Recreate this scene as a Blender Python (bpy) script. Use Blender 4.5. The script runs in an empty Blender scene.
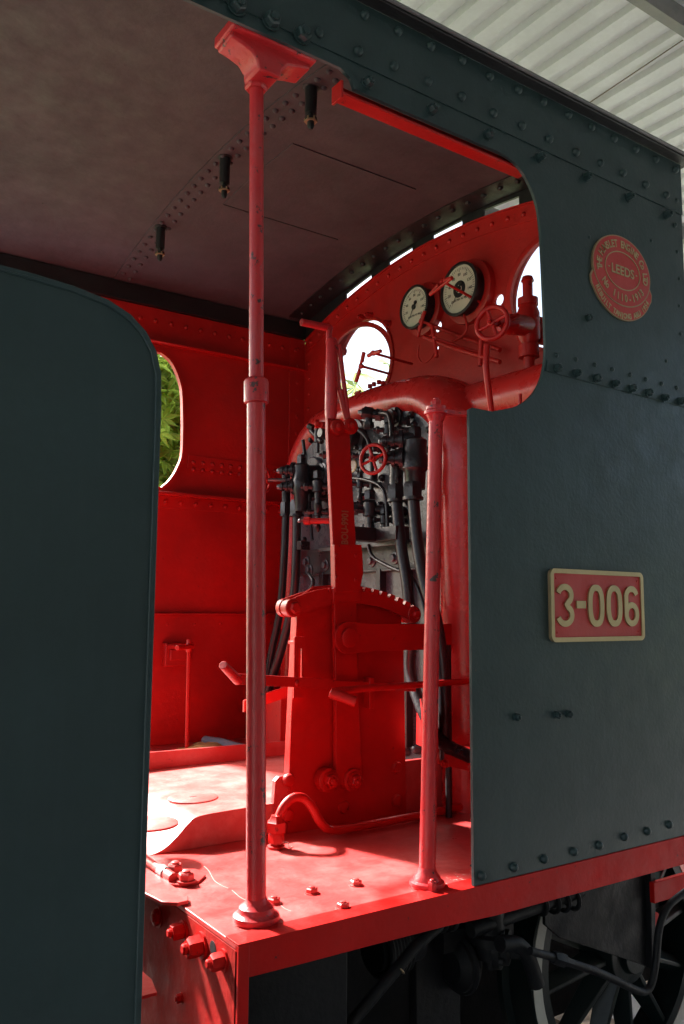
import bpy, bmesh, math, random
from mathutils import Vector, Matrix
from mathutils.geometry import tessellate_polygon
random.seed(7)
S = bpy.context.scene
COL = S.collection
PI = math.pi
V = Vector

# ------------------------------------------------------------------ camera
CR = V((0.82471715, -0.56549647, 0.00744032))
CU = V((-0.07161754, -0.09137848, 0.99323759))
CF = V((0.56099247, 0.81967293, 0.11586087))
CAM = V((0, -1.76, 0.749))
FPX, CX, CY = 838.39, 342, 512
cam = bpy.data.objects.new('camera', bpy.data.cameras.new('camera'))
COL.objects.link(cam)
M4 = Matrix((CR, CU, -CF)).transposed().to_4x4()
M4.translation = CAM
cam.matrix_world = M4
cam.data.sensor_fit = 'VERTICAL'
cam.data.sensor_height = 36
cam.data.lens = FPX / 1024 * 36
cam.data.clip_start = 0.05
cam.data.clip_end = 2000
S.camera = cam


def ray(x, y):
    return (x - CX) * CR - (y - CY) * CU + FPX * CF


def ox(x, y, X):            # photo point on the plane across the engine at X
    d = ray(x, y); return CAM + d * (X / d.x)


def oy(x, y, Y=0.0):        # on the plane along the engine at Y
    d = ray(x, y); return CAM + d * ((Y - CAM.y) / d.y)


def oz(x, y, Z=0.0):        # on a level plane
    d = ray(x, y); return CAM + d * ((Z - CAM.z) / d.z)


# ------------------------------------------------------------------ materials
MATS = {}


def N(nt, t, **k):
    n = nt.nodes.new(t)
    for a, b in k.items():
        setattr(n, a, b)
    return n


def ramp(nt, src, p0, p1, c0=(0, 0, 0, 1), c1=(1, 1, 1, 1)):
    r = N(nt, 'ShaderNodeValToRGB')
    r.color_ramp.elements[0].position = p0; r.color_ramp.elements[1].position = p1
    r.color_ramp.elements[0].color = c0; r.color_ramp.elements[1].color = c1
    nt.links.new(src, r.inputs[0])
    return r.outputs[0]


def noise(nt, co, scale, detail=4, rough=.55, stretch=None):
    n = N(nt, 'ShaderNodeTexNoise')
    n.inputs['Scale'].default_value = scale
    n.inputs['Detail'].default_value = detail
    n.inputs['Roughness'].default_value = rough
    if stretch:
        m = N(nt, 'ShaderNodeMapping'); m.inputs['Scale'].default_value = stretch
        nt.links.new(co, m.inputs[0]); co = m.outputs[0]
    nt.links.new(co, n.inputs[0])
    return n.outputs[0]


def mixc(nt, fac, a, b):
    m = N(nt, 'ShaderNodeMix', data_type='RGBA')
    for s, v in ((m.inputs[0], fac), (m.inputs[6], a), (m.inputs[7], b)):
        if isinstance(v, (tuple, float, int)):
            s.default_value = v if not isinstance(v, tuple) else (*v[:3], 1)
        else:
            nt.links.new(v, s)
    return m.outputs[2]


def paint(name, col, rough=.35, var=.25, chips=0.0, chipcol=(.03, .02, .02), bump=.25, coat=0.0,
          metallic=0.0, dust=0.0, dustcol=(.3, .25, .22), streak=0.0, bscale=60, spec=.5):
    m = bpy.data.materials.new(name); m.use_nodes = True
    nt = m.node_tree; L = nt.links
    b = nt.nodes['Principled BSDF']
    co = N(nt, 'ShaderNodeTexCoord').outputs['Object']
    big = noise(nt, co, 2.3, 6)
    fine = noise(nt, co, 35, 5)
    dark = tuple(c * (1 - var) for c in col); lite = tuple(min(1, c * (1 + var * .8)) for c in col)
    c = mixc(nt, ramp(nt, big, .35, .65), dark, lite)
    c = mixc(nt, ramp(nt, fine, .3, .7, (0, 0, 0, 1), (.35, .35, .35, 1)), c, tuple(x * .8 for x in col))
    if streak:
        st = noise(nt, co, 9, 6, .6, (4, 4, .25))
        c = mixc(nt, ramp(nt, st, .52, .8, (0, 0, 0, 1), (streak,) * 3 + (1,)), c, dustcol)
    if dust:
        dn = noise(nt, co, 6, 8, .7)
        c = mixc(nt, ramp(nt, dn, .45, .75, (0, 0, 0, 1), (dust,) * 3 + (1,)), c, dustcol)
    rg = ramp(nt, noise(nt, co, 11, 6, .65), .3, .75, (rough * .75,) * 3 + (1,), (min(1, rough * 1.4),) * 3 + (1,))
    hts = noise(nt, co, bscale, 3)
    if chips:
        ch = noise(nt, co, 28, 8, .72)
        cf = ramp(nt, ch, .70 - chips * .1, .715 - chips * .1)
        c = mixc(nt, cf, c, chipcol)
    L.new(c, b.inputs['Base Color']); L.new(rg, b.inputs['Roughness'])
    b.inputs['Metallic'].default_value = metallic
    b.inputs['Coat Weight'].default_value = coat
    b.inputs['Coat Roughness'].default_value = .15
    b.inputs['Specular IOR Level'].default_value = spec
    bp = N(nt, 'ShaderNodeBump'); bp.inputs['Strength'].default_value = bump
    bp.inputs['Distance'].default_value = .002
    L.new(hts, bp.inputs['Height'])
    b2 = N(nt, 'ShaderNodeBump'); b2.inputs['Strength'].default_value = .35
    b2.inputs['Distance'].default_value = .01
    L.new(noise(nt, co, 5, 2), b2.inputs['Height']); L.new(bp.outputs[0], b2.inputs['Normal'])
    L.new(b2.outputs[0], b.inputs['Normal'])
    MATS[name] = m
    return m


paint('red', (.47, .010, .009), .36, .16, chips=.55, chipcol=(.14, .015, .012), bump=.5, dust=.35, dustcol=(.30, .02, .015), spec=.4)
paint('red_post', (.50, .020, .026), .34, .2, chips=.95, chipcol=(.05, .025, .025), bump=.8, dust=.35, dustcol=(.45, .10, .10))
paint('red_floor', (.50, .040, .038), .36, .2, chips=.4, chipcol=(.28, .02, .02), bump=.5, dust=.7, dustcol=(.54, .15, .14))
paint('red_dusty_glare', (.54, .10, .09), .40, .15, chips=.3, chipcol=(.40, .05, .045), bump=.5, dust=.9, dustcol=(.58, .24, .22))  # dusty red made paler to stand in for sun glare on the raised floor
paint('red_wall', (.50, .011, .009), .45, .22, chips=.35, chipcol=(.2, .01, .01), bump=.6, dust=.2, dustcol=(.30, .02, .02))
paint('red_grimy', (.42, .012, .010), .62, .3, chips=.5, chipcol=(.10, .025, .02), bump=.8, dust=.35, dustcol=(.16, .04, .03), streak=.3, spec=.12)
paint('scratch', (.60, .30, .27), .5, .2, bump=.3)
paint('red_clad', (.53, .020, .018), .27, .10, bump=.25, spec=.5)
paint('red_frame', (.50, .008, .007), .46, .2, chips=.5, chipcol=(.10, .02, .02), bump=.5, dust=.3, dustcol=(.38, .025, .02), streak=.15, spec=.15)
paint('green', (.022, .045, .048), .38, .16, bump=.5, dust=.30, dustcol=(.036, .055, .058), streak=.40, bscale=70, spec=.35, chips=.25, chipcol=(.06, .045, .04))
paint('green_dark', (.026, .050, .054), .40, .14, bump=.4, dust=.25, dustcol=(.040, .064, .068), streak=.25, spec=.4)
paint('ceiling', (.075, .056, .063), .6, .14, chips=.2, chipcol=(.04, .03, .03), bump=.6, dust=.45, dustcol=(.115, .090, .097), spec=.3)
paint('charcoal', (.017, .016, .020), .32, .25, chips=.2, chipcol=(.12, .05, .03), bump=.8, dust=.35, dustcol=(.045, .045, .05))
paint('backhead', (.058, .066, .080), .27, .35, chips=.6, chipcol=(.025, .02, .022), bump=.7, dust=.5, dustcol=(.075, .083, .10), bscale=50, spec=.6)
paint('black', (.012, .012, .014), .5, .3, bump=.7, dust=.25, dustcol=(.03, .028, .026))
paint('under_black', (.009, .010, .012), .5, .3, bump=.8, dust=.5, dustcol=(.018, .017, .018), streak=.3, spec=.2)
paint('wheel_green', (.004, .010, .010), .35, .3, bump=.5, dust=.3, dustcol=(.015, .02, .02), spec=.3)
paint('brass', (.46, .36, .20), .42, .15, metallic=.75, bump=.3)
paint('brass_dull', (.36, .26, .15), .5, .2, metallic=.5, bump=.3)
paint('plate_red', (.48, .035, .033), .5, .12, chips=.3, chipcol=(.15, .02, .02), bump=.4, dust=.2, dustcol=(.35, .06, .06))
paint('cream', (.62, .60, .50), .5, .06, bump=.1)
paint('offwhite', (.50, .51, .46), .55, .1, bump=.3, dust=.3, dustcol=(.4, .38, .33))
paint('steel', (.30, .30, .31), .35, .2, metallic=.8, bump=.4)
paint('shed_sheet', (.55, .56, .61), .5, .08, bump=.2, dust=.4, dustcol=(.45, .45, .47), streak=.15, spec=.3)
paint('shed_steel', (.16, .165, .17), .5, .15, bump=.3, dust=.3, dustcol=(.25, .2, .17))
paint('galv', (.42, .47, .45), .45, .15, bump=.3)
paint('cloth', (.55, .30, .10), .9, .25, bump=1.0)
paint('hose_grey', (.20, .24, .30), .6, .15, bump=.5, dust=.3)
paint('concrete', (.25, .25, .25), .85, .14, bump=1.0, dust=.5, dustcol=(.18, .175, .165), bscale=30)
paint('grass', (.07, .11, .03), .9, .4, bump=1.0, dust=.5, dustcol=(.10, .09, .05), bscale=8)
paint('rail_steel', (.12, .08, .06), .6, .3, metallic=.4, bump=.6)
paint('wood', (.14, .10, .07), .85, .3, bump=1.0)
paint('bark', (.12, .09, .06), .9, .3, bump=1.0)


def leafmat(name, col, tcol):
    m = bpy.data.materials.new(name); m.use_nodes = True
    nt = m.node_tree; b = nt.nodes['Principled BSDF']; out = nt.nodes['Material Output']
    co = N(nt, 'ShaderNodeTexCoord').outputs['Object']
    f = ramp(nt, noise(nt, co, 3.5, 3), .35, .65)
    nt.links.new(mixc(nt, f, tuple(c * .7 for c in col), tuple(c * 1.25 for c in col)), b.inputs['Base Color'])
    b.inputs['Roughness'].default_value = .45
    t = N(nt, 'ShaderNodeBsdfTranslucent')
    nt.links.new(mixc(nt, f, tuple(c * .7 for c in tcol), tcol), t.inputs[0])
    mx = N(nt, 'ShaderNodeMixShader'); mx.inputs[0].default_value = .6
    nt.links.new(b.outputs[0], mx.inputs[1]); nt.links.new(t.outputs[0], mx.inputs[2])
    nt.links.new(mx.outputs[0], out.inputs[0])
    MATS[name] = m


leafmat('leaf', (.20, .32, .06), (.60, .78, .14))
leafmat('leaf_pale', (.26, .34, .14), (.60, .70, .28))


def glassmat():
    m = bpy.data.materials.new('glass'); m.use_nodes = True
    nt = m.node_tree; out = nt.nodes['Material Output']
    tr = N(nt, 'ShaderNodeBsdfTransparent'); tr.inputs[0].default_value = (.93, .96, .96, 1)
    gl = N(nt, 'ShaderNodeBsdfGlossy'); gl.inputs['Roughness'].default_value = .02
    fr = N(nt, 'ShaderNodeFresnel'); fr.inputs[0].default_value = 1.45
    mx = N(nt, 'ShaderNodeMixShader')
    nt.links.new(fr.outputs[0], mx.inputs[0]); nt.links.new(tr.outputs[0], mx.inputs[1]); nt.links.new(gl.outputs[0], mx.inputs[2])
    nt.links.new(mx.outputs[0], out.inputs[0])
    MATS['glass'] = m


glassmat()


# ------------------------------------------------------------------ mesh builder
def frame(d):
    d = d.normalized()
    a = V((0, 0, 1)) if abs(d.z) < .9 else V((1, 0, 0))
    u = d.cross(a).normalized()
    return d, u, d.cross(u).normalized()


class MB:
    """collects shapes; build() links them as ONE mesh object"""
    def __init__(s):
        s.v = []; s.f = []; s.m = []; s.mats = []; s.marks = []

    def mark(s):
        s.marks.append((len(s.v), len(s.f))); return s

    def mi(s, mat):
        if mat not in s.mats:
            s.mats.append(mat)
        return s.mats.index(mat)

    def add(s, vs, fs, mat):
        o = len(s.v); k = s.mi(mat)
        s.v += [tuple(p) for p in vs]
        for f in fs:
            s.f.append([o + i for i in f]); s.m.append(k)
        return s

    def box(s, x0, x1, y0, y1, z0, z1, mat='red'):
        return s.obox(V(((x0 + x1) / 2, (y0 + y1) / 2, (z0 + z1) / 2)), V((x1 - x0, 0, 0)), V((0, y1 - y0, 0)), V((0, 0, z1 - z0)), mat)

    def obox(s, c, a, b, d, mat='red'):
        vs = [c + a * i / 2 + b * j / 2 + d * k / 2 for i in (-1, 1) for j in (-1, 1) for k in (-1, 1)]
        return s.add(vs, [(0, 1, 3, 2), (4, 6, 7, 5), (0, 4, 5, 1), (2, 3, 7, 6), (0, 2, 6, 4), (1, 5, 7, 3)], mat)

    def lathe(s, p, d, prof, mat='red', seg=20, cap=True, rot=0):
        """prof: list of (distance along d, radius)"""
        d, u, w = frame(V(d)); p = V(p); vs = []; n = len(prof)
        for t, r in prof:
            for i in range(seg):
                a = 2 * PI * i / seg + rot
                vs.append(p + d * t + (u * math.cos(a) + w * math.sin(a)) * r)
        fs = []
        for k in range(n - 1):
            for i in range(seg):
                j = (i + 1) % seg
                fs.append((k * seg + i, k * seg + j, (k + 1) * seg + j, (k + 1) * seg + i))
        if cap:
            fs.append(tuple(range(seg))[::-1]); fs.append(tuple((n - 1) * seg + i for i in range(seg)))
        return s.add(vs, fs, mat)

    def cyl(s, p0, p1, r0, mat='red', r1=None, seg=16):
        p0, p1 = V(p0), V(p1); L = (p1 - p0).length; r1 = r0 if r1 is None else r1
        c = min(.002, r0 * .2)
        return s.lathe(p0, p1 - p0, [(0, r0 - c), (c, r0), (L - c, r1), (L, r1 - c)], mat, seg)

    def hex(s, p, d, r, h, mat='red', rot=.3):
        return s.lathe(p, d, [(0, r), (h * .8, r), (h, r * .82)], mat, 6, rot=rot)

    def bolt(s, p, d, r, h, mat='red', rot=.3):
        s.mark(); s.lathe(p, d, [(0, r * 1.25), (h * .18, r * 1.25)], mat, 14)
        s.hex(V(p) + V(d).normalized() * h * .15, d, r, h, mat, rot)
        return s.lathe(V(p) + V(d).normalized() * h * 1.1, d, [(0, r * .5), (h * .3, r * .5), (h * .4, r * .35)], mat, 10)

    def rivet(s, p, d, r, mat='red', h=.62):
        return s.lathe(p, d, [(0, r), (r * h * .45, r * .92), (r * h * .8, r * .62), (r * h, r * .2)], mat, 10)

    def tube(s, pts, r, mat='red', seg=12, smooth=True, rend=None):
        pts = [V(p) for p in pts]
        if smooth and len(pts) > 2:
            q = []
            P = [pts[0] * 2 - pts[1]] + pts + [pts[-1] * 2 - pts[-2]]
            for i in range(1, len(P) - 2):
                a, b, c, d = P[i - 1:i + 3]
                for k in range(8):
                    t = k / 8
                    q.append(.5 * ((2 * b) + (c - a) * t + (2 * a - 5 * b + 4 * c - d) * t * t + (3 * b - a - 3 * c + d) * t ** 3))
            q.append(pts[-1]); pts = q
        n = len(pts); vs = []
        tn = (pts[1] - pts[0]).normalized(); _, u, w = frame(tn)
        for i, p in enumerate(pts):
            t = (pts[min(i + 1, n - 1)] - pts[max(i - 1, 0)]).normalized()
            u = (u - t * u.dot(t)).normalized(); w = t.cross(u)
            rr = r if rend is None else r + (rend - r) * i / (n - 1)
            for k in range(seg):
                a = 2 * PI * k / seg
                vs.append(p + (u * math.cos(a) + w * math.sin(a)) * rr)
        fs = [(i * seg + k, i * seg + (k + 1) % seg, (i + 1) * seg + (k + 1) % seg, (i + 1) * seg + k) for i in range(n - 1) for k in range(seg)]
        fs.append(tuple(range(seg))[::-1]); fs.append(tuple((n - 1) * seg + k for k in range(seg)))
        return s.add(vs, fs, mat)

    def torus(s, c, d, R, r, mat='red', seg=40, rs=10, a0=0, a1=2 * PI):
        d, u, w = frame(V(d)); full = abs(a1 - a0 - 2 * PI) < 1e-6; n = seg; vs = []; fs = []
        for i in range(n if full else n + 1):
            a = a0 + (a1 - a0) * i / n; e = u * math.cos(a) + w * math.sin(a)
            for k in range(rs):
                b = 2 * PI * k / rs
                vs.append(V(c) + e * (R + r * math.cos(b)) + d * r * math.sin(b))
        m = n if full else n + 1
        for i in range(n):
            j = (i + 1) % m
            for k in range(rs):
                fs.append((i * rs + k, j * rs + k, j * rs + (k + 1) % rs, i * rs + (k + 1) % rs))
        return s.add(vs, fs, mat)

    def plate(s, loops, fn, t0, t1, mat='red'):
        """flat plate with holes. loops: outlines in 2D; fn(a, b, t) -> point"""
        tri = tessellate_polygon([[V((a, b, 0)) for a, b in lp] for lp in loops])
        flat = [p for lp in loops for p in lp]; n = len(flat)
        vs = [fn(a, b, t0) for a, b in flat] + [fn(a, b, t1) for a, b in flat]
        fs = [tuple(t) for t in tri] + [tuple(i + n for i in t[::-1]) for t in tri]
        o = 0
        for lp in loops:
            k = len(lp)
            for i in range(k):
                j = (i + 1) % k
                fs.append((o + i, o + j, n + o + j, n + o + i))
            o += k
        return s.add(vs, fs, mat)

    def each(s, name, parent=None, bev=0.0, smooth=35):
        """every marked piece becomes an object of its own"""
        out = []
        ms = s.marks + [(len(s.v), len(s.f))]
        for (v0, f0), (v1, f1) in zip(ms, ms[1:]):
            if v1 == v0: continue
            q = MB(); q.mats = s.mats; q.v = s.v[v0:v1]; q.f = [[i - v0 for i in f] for f in s.f[f0:f1]]; q.m = s.m[f0:f1]
            out.append(q.build(name, parent, bev=bev, smooth=smooth))
        return out

    def build(s, name, parent=None, bev=0.0, label=None, smooth=35):
        me = bpy.data.meshes.new(name)
        me.from_pydata(s.v, [], s.f)
        for m in s.mats:
            me.materials.append(MATS[m])
        me.polygons.foreach_set('material_index', s.m)
        bm = bmesh.new(); bm.from_mesh(me)
        bmesh.ops.recalc_face_normals(bm, faces=bm.faces)
        bm.to_mesh(me); bm.free()
        if smooth:
            me.polygons.foreach_set('use_smooth', [True] * len(me.polygons))
            me.set_sharp_from_angle(angle=math.radians(smooth))
        me.update()
        o = bpy.data.objects.new(name, me); COL.objects.link(o)
        if parent is not None:
            o.parent = parent
            if parent.type == 'EMPTY':
                o.location = -parent.location
        if bev:
            md = o.modifiers.new('bevel', 'BEVEL'); md.width = bev; md.segments = 2
            md.limit_method = 'ANGLE'; md.angle_limit = math.radians(50); md.harden_normals = False
        if label:
            o['label'] = label
        return o


def empty(name, loc, label, cat, group=None):
    o = bpy.data.objects.new(name, None); COL.objects.link(o)
    o.location = loc; o['label'] = label; o['category'] = cat
    if group:
        o['group'] = group
    return o


XZ = lambda a, b, t: V((a, t, b))
YZ = lambda a, b, t: V((t, a, b))
XY = lambda a, b, t: V((a, b, t))


def circ(cx, cy, r, n=40, ry=None):
    ry = ry or r
    return [(cx + r * math.cos(2 * PI * i / n), cy + ry * math.sin(2 * PI * i / n)) for i in range(n)]


def rrect(x0, x1, z0, z1, r, n=8):
    o = []
    for cx, cz, a in ((x1 - r, z1 - r, 0), (x0 + r, z1 - r, 90), (x0 + r, z0 + r, 180), (x1 - r, z0 + r, 270)):
        for i in range(n + 1):
            t = math.radians(a + 90 * i / n)
            o.append((cx + r * math.cos(t), cz + r * math.sin(t)))
    return o


def smooth2(pts, n=5, closed=False):
    out = []; k = len(pts)
    for i in range(k if closed else k - 1):
        g = lambda j: V((*pts[j % k], 0)) if closed else V((*pts[max(0, min(k - 1, j))], 0))
        a, b, c, d = g(i - 1), g(i), g(i + 1), g(i + 2)
        for q in range(n):
            t = q / n
            p = .5 * ((2 * b) + (c - a) * t + (2 * a - 5 * b + 4 * c - d) * t * t + (3 * b - a - 3 * c + d) * t ** 3)
            out.append((p.x, p.y))
    if not closed:
        out.append(tuple(pts[-1]))
    return out


def ribbon(mb, pts, w, fn, t0, t1, mat, closed=False):
    n = len(pts); L = []; R = []
    for i in range(n):
        if closed:
            a, b = pts[i - 1], pts[(i + 1) % n]
        else:
            a, b = pts[max(0, i - 1)], pts[min(n - 1, i + 1)]
        d = V((b[0] - a[0], b[1] - a[1])); d.normalize()
        L.append((pts[i][0] - d.y * w / 2, pts[i][1] + d.x * w / 2)); R.append((pts[i][0] + d.y * w / 2, pts[i][1] - d.x * w / 2))
    if closed:
        mb.plate([L, R] if True else [R, L], fn, t0, t1, mat)
    else:
        mb.plate([L + R[::-1]], fn, t0, t1, mat)


def text_verts(txt, size, bold=0.0):
    cu = bpy.data.curves.new('lettering', 'FONT'); cu.body = txt; cu.size = size
    cu.align_x = 'CENTER'; cu.offset = bold; cu.resolution_u = 3
    o = bpy.data.objects.new('lettering', cu); COL.objects.link(o)
    me = bpy.data.meshes.new_from_object(o.evaluated_get(bpy.context.evaluated_depsgraph_get()))
    vs = [(v.co.x, v.co.y) for v in me.vertices]; fs = [tuple(p.vertices) for p in me.polygons]
    bpy.data.objects.remove(o); bpy.data.curves.remove(cu); bpy.data.meshes.remove(me)
    return vs, fs


def put_text(mb, txt, size, fn, t0, t1, mat, bold=0.0, sx=1.0):
    """raised lettering; fn(a, b, t) maps letter space"""
    vs, fs = text_verts(txt, size, bold)
    n = len(vs); a = [fn(x * sx, y, t1) for x, y in vs]; b = [fn(x * sx, y, t0) for x, y in vs]
    ed = {}
    for f in fs:
        for i in range(len(f)):
            e = (f[i], f[(i + 1) % len(f)])
            ed[tuple(sorted(e))] = ed.get(tuple(sorted(e)), []) + [e]
    side = [(e[0][0], e[0][1], e[0][1] + n, e[0][0] + n) for e in ed.values() if len(e) == 1]
    mb.add(a + b, fs + side, mat)


# =================================================================== LOCOMOTIVE
YF = 2.30          # far side sheet
XF = 2.50          # front wall
YC = 1.15
loco = empty('steam_locomotive', (1.6, 1.15, -1.22),
             'dark green steam engine with an open red cab, number 3-006 on its side sheet', 'steam engine')
NY = V((0, -1, 0)); NX = V((-1, 0, 0)); UP = V((0, 0, 1))


def ceil_z(y):
    return 2.535 - .10 * (y - YC) ** 2


def flange_z(y):
    return 2.492 - .155 * (y - 1.17) ** 2


# ---- near side sheet
curve = [oy(*p) for p in ((480, 144), (503, 154), (518, 166), (529, 183), (537, 205), (540, 225), (541.5, 245), (544, 300), (545.5, 350), (543, 372), (537, 388), (528, 399), (517, 406), (505, 409))]
cv = smooth2([(p.x, p.z) for p in curve], 4)
out = [(-.35, 2.43), (-.35, 2.213), (1.19, 2.213), (1.222, 2.196), (1.235, 2.168), (1.5, 2.168), (1.62, 2.168)] + cv + [(1.74, 1.337), (1.662, 1.337), (1.649, 1.33), (1.649, .004), (2.742, .004), (2.742, 2.43)]
mb = MB().plate([out], XZ, .0, .010, 'green')
# overlapping lower sheet seam
mb.plate([[(1.986, 1.538), (1.975, 1.50), (2.742, 1.49), (2.742, 1.538)]], XZ, -.0035, .0, 'green')
# overlapping top strip (joint line under the second rivet row)
mb.plate([[(-.35, 2.43), (-.35, 2.26), (2.742, 2.232), (2.742, 2.43)]], XZ, -.004, .0, 'green')
for x, y in ((43, 33), (110, 65), (175, 95), (238, 123), (293, 155), (350, 182), (400, 206), (450, 232), (497, 256), (541, 279), (585, 300), (625, 320), (664, 341),
             (30, 105), (102, 135), (170, 165), (237, 195), (300, 228), (357, 253), (412, 280), (465, 306), (514, 328), (559, 347), (605, 371), (646, 391)):
    p = oy(342 + x / 2, y / 2); mb.rivet(p + NY * .004, NY, .0145 + random.uniform(-.001, .001), 'green', 1.05)
for x in (318,):
    mb.rivet(oy(x, 34) + NY * .004, NY, .014, 'green', .8)
for x, y in ((667, 402), (665, 450)):
    mb.rivet(oy(342 + x / 2, y / 2) + NY * .003, NY, .009, 'green', .8)
for x, y in ((138, 150), (225, 127), (306, 105), (386, 85), (454, 68), (522, 45), (584, 30), (643, 12)):
    mb.rivet(oy(430 + x / 2.693, 820 + y / 2.693), NY, .0135, 'green', 1.05)
for x, y in zip((78, 170, 260, 343, 427, 503, 576, 648), (25, 45, 70, 92, 118, 140, 160, 180)):
    mb.rivet(oy(540 + x / 4.75, 350 + y / 4.75), NY, .0085, 'green', .8)
for p in ((589, 237), (651, 241), (675, 226), (677, 252), (679, 279), (679, 306), (680.5, 334), (666, 361)):
    mb.rivet(oy(*p), NY, .007, 'green', .8)
sheet = mb.build('cab_side_sheet', loco, bev=.0012)
mb = MB()
for x, y in zip((75, 168, 262, 350, 430, 508, 585, 660), (88, 112, 135, 162, 185, 205, 228, 245)):
    p = oy(540 + x / 4.75, 350 + y / 4.75); mb.bolt(p + NY * .003, NY, .013, .017, 'green', random.random())
for x, y in ((50, 167), (178, 220), (290, 270), (394, 315), (487, 355), (572, 395), (648, 430)):
    p = oy(342 + x / 2, y / 2); mb.bolt(p, NY, .014, .02, 'green', random.random())
for x, y in ((236, 7), (270, 22), (301, 36), (200, -10)):
    mb.bolt(oy(x, y) + NY * .004, NY, .021, .020, 'green', random.random())
for x, y in ((516, 717), (556, 715), (568, 714), (588, 318), (666, 214)):
    mb.bolt(oy(x, y), NY, .010, .014, 'green', random.random())
mb.each('hex_bolt', sheet)
# inner red rail under the header, and the inside red face of the sheet
mb = MB()
mb.plate([[(1.209, 2.19), (1.209, 2.159), (1.93, 2.159), (1.93, 2.19)]], XZ, .040, .050, 'red')
mb.box(1.209, 1.93, .013, .058, 2.150, 2.158, 'red'); mb.box(1.20, 1.208, .013, .06, 2.14, 2.19, 'red')
mb.build('inner_rail', sheet, bev=.001)
mb = MB()
mb.plate([[(1.66, .01), (2.48, .01), (2.48, 1.33), (1.66, 1.33)]], XZ, .0115, .014, 'red')
mb.build('inner_lining', sheet)

# ---- number plate
pl = [oy(550, 567), oy(645, 573.5), oy(645, 639.5), oy(549, 640.5)]
YP = -.014
q0, q1 = oy(550.5, 567.5, YP), oy(645.3, 639.6, YP)
x0, x1, z0, z1 = q0.x, q1.x, q1.z - .002, q0.z - .002
mb = MB()
mb.plate([rrect(x0 + .001, x1 - .001, z0 + .001, z1 - .001, .018)], XZ, -.008, -.001, 'brass_dull')
mb.plate([rrect(x0, x1, z0, z1, .020), rrect(x0 + .0145, x1 - .0145, z0 + .014, z1 - .014, .005)], XZ, YP, -.008, 'brass')
mb.plate([rrect(x0 + .014, x1 - .014, z0 + .0135, z1 - .0135, .004)], XZ, -.0095, -.0075, 'plate_red')
for xx in (x0 + .029, x1 - .029):
    for zz in (z0 + .029, z1 - .029):
        mb.rivet((xx, -.0095, zz), NY, .004, 'plate_red')
np_ = mb.build('number_plate', sheet, bev=.001)
mb = MB()
h = .132; zb = (z0 + z1) / 2 - h / 2; W = .0195
D0, D1 = YP - .001, -.0095
px_ = lambda x: oy(x, 604, D0).x


def digit0(xa, xb):
    cx, w = (xa + xb) / 2, xb - xa
    a, b = (w - W) / 2, (h - W) / 2
    pts = [(cx + a * math.copysign(abs(math.cos(t)) ** .75, math.cos(t)), zb + h / 2 + b * math.copysign(abs(math.sin(t)) ** .82, math.sin(t))) for t in [2 * PI * i / 48 for i in range(48)]]
    ribbon(mb.mark(), pts, W, XZ, D0, D1, 'brass', True)


mb.mark()
xa, xb = px_(556.5), px_(574); c3 = (xa + xb) / 2; a = (xb - xa - W) / 2
top_ = [(c3 + a * math.cos(math.radians(t)), zb + h * .735 + (h * .265 - W / 2) * math.sin(math.radians(t))) for t in range(165, -66, -12)]
bot_ = [(c3 + a * 1.05 * math.cos(math.radians(t)), zb + h * .275 + (h * .275 - W / 2) * math.sin(math.radians(t))) for t in range(65, -166, -12)]
ribbon(mb, top_ + [(c3 + a * .2, zb + h * .52)] + bot_, W * .95, XZ, D0, D1, 'brass')
mb.mark().box(px_(577), px_(586), D0, D1, zb + .057, zb + .080, 'brass')
digit0(px_(588.5), px_(604.5)); digit0(px_(606.8), px_(622.5))
xa, xb = px_(624.6), px_(639); c6 = (xa + xb) / 2; a = (xb - xa - W) / 2
mb.mark()
RB = h * .30
ribbon(mb, [(c6 + a * math.cos(2 * PI * k / 40), zb + RB + (RB - W / 2) * math.sin(2 * PI * k / 40)) for k in range(40)], W * .98, XZ, D0, D1, 'brass', True)
p6 = [(c6 + a * math.cos(math.radians(t)), zb + h * .72 + (h * .28 - W / 2) * math.sin(math.radians(t))) for t in range(18, 181, 9)]
p6 += [(c6 - a, zb + h * .6), (c6 - a, zb + h * .45), (c6 - a, zb + h * .30)]
ribbon(mb, p6, W * .98, XZ, D0 - .0003, D1, 'brass')
mb.each('raised_character', np_)

# ---- oval works plate
oc = oy(620.5, 277)            # centre of the oval
oa, ob = .156, .126          # half axes
MO = lambda a, b, t: V((oc.x + a, t, oc.z + b))
mb = MB()
oz0 = .018
sc = [(-oa * 1.0, -.03 + oz0), (-oa * 1.07, -.05 + oz0), (-oa * 1.04, -.075 + oz0)]
for i in range(21):
    t = math.radians(209 + 122 * i / 20)
    sc.append((oa * 1.10 * math.cos(t), oz0 - .014 + (ob + .034) * math.sin(t)))
sc += [(oa * 1.04, -.075 + oz0), (oa * 1.07, -.05 + oz0), (oa * 1.0, -.03 + oz0), (0, oz0 - .02)]
mb.plate([sc], MO, -.006, -.0005, 'brass_dull')
scs = [(x * .968, (z + .03) * .955 - .032) for x, z in sc]
mb.plate([scs], MO, -.0068, -.006, 'plate_red')
mb.plate([circ(0, oz0, oa, 64, ob)], MO, -.0085, -.0005, 'brass_dull')
mb.plate([circ(0, oz0, oa * .97, 64, ob * .965)], MO, -.0093, -.0085, 'plate_red')
ribbon(mb, circ(0, oz0, oa * .60, 64, ob * .53), .0035, MO, -.011, -.009, 'brass', True)
wp = mb.build('works_plate', sheet)
mb = MB()


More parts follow.
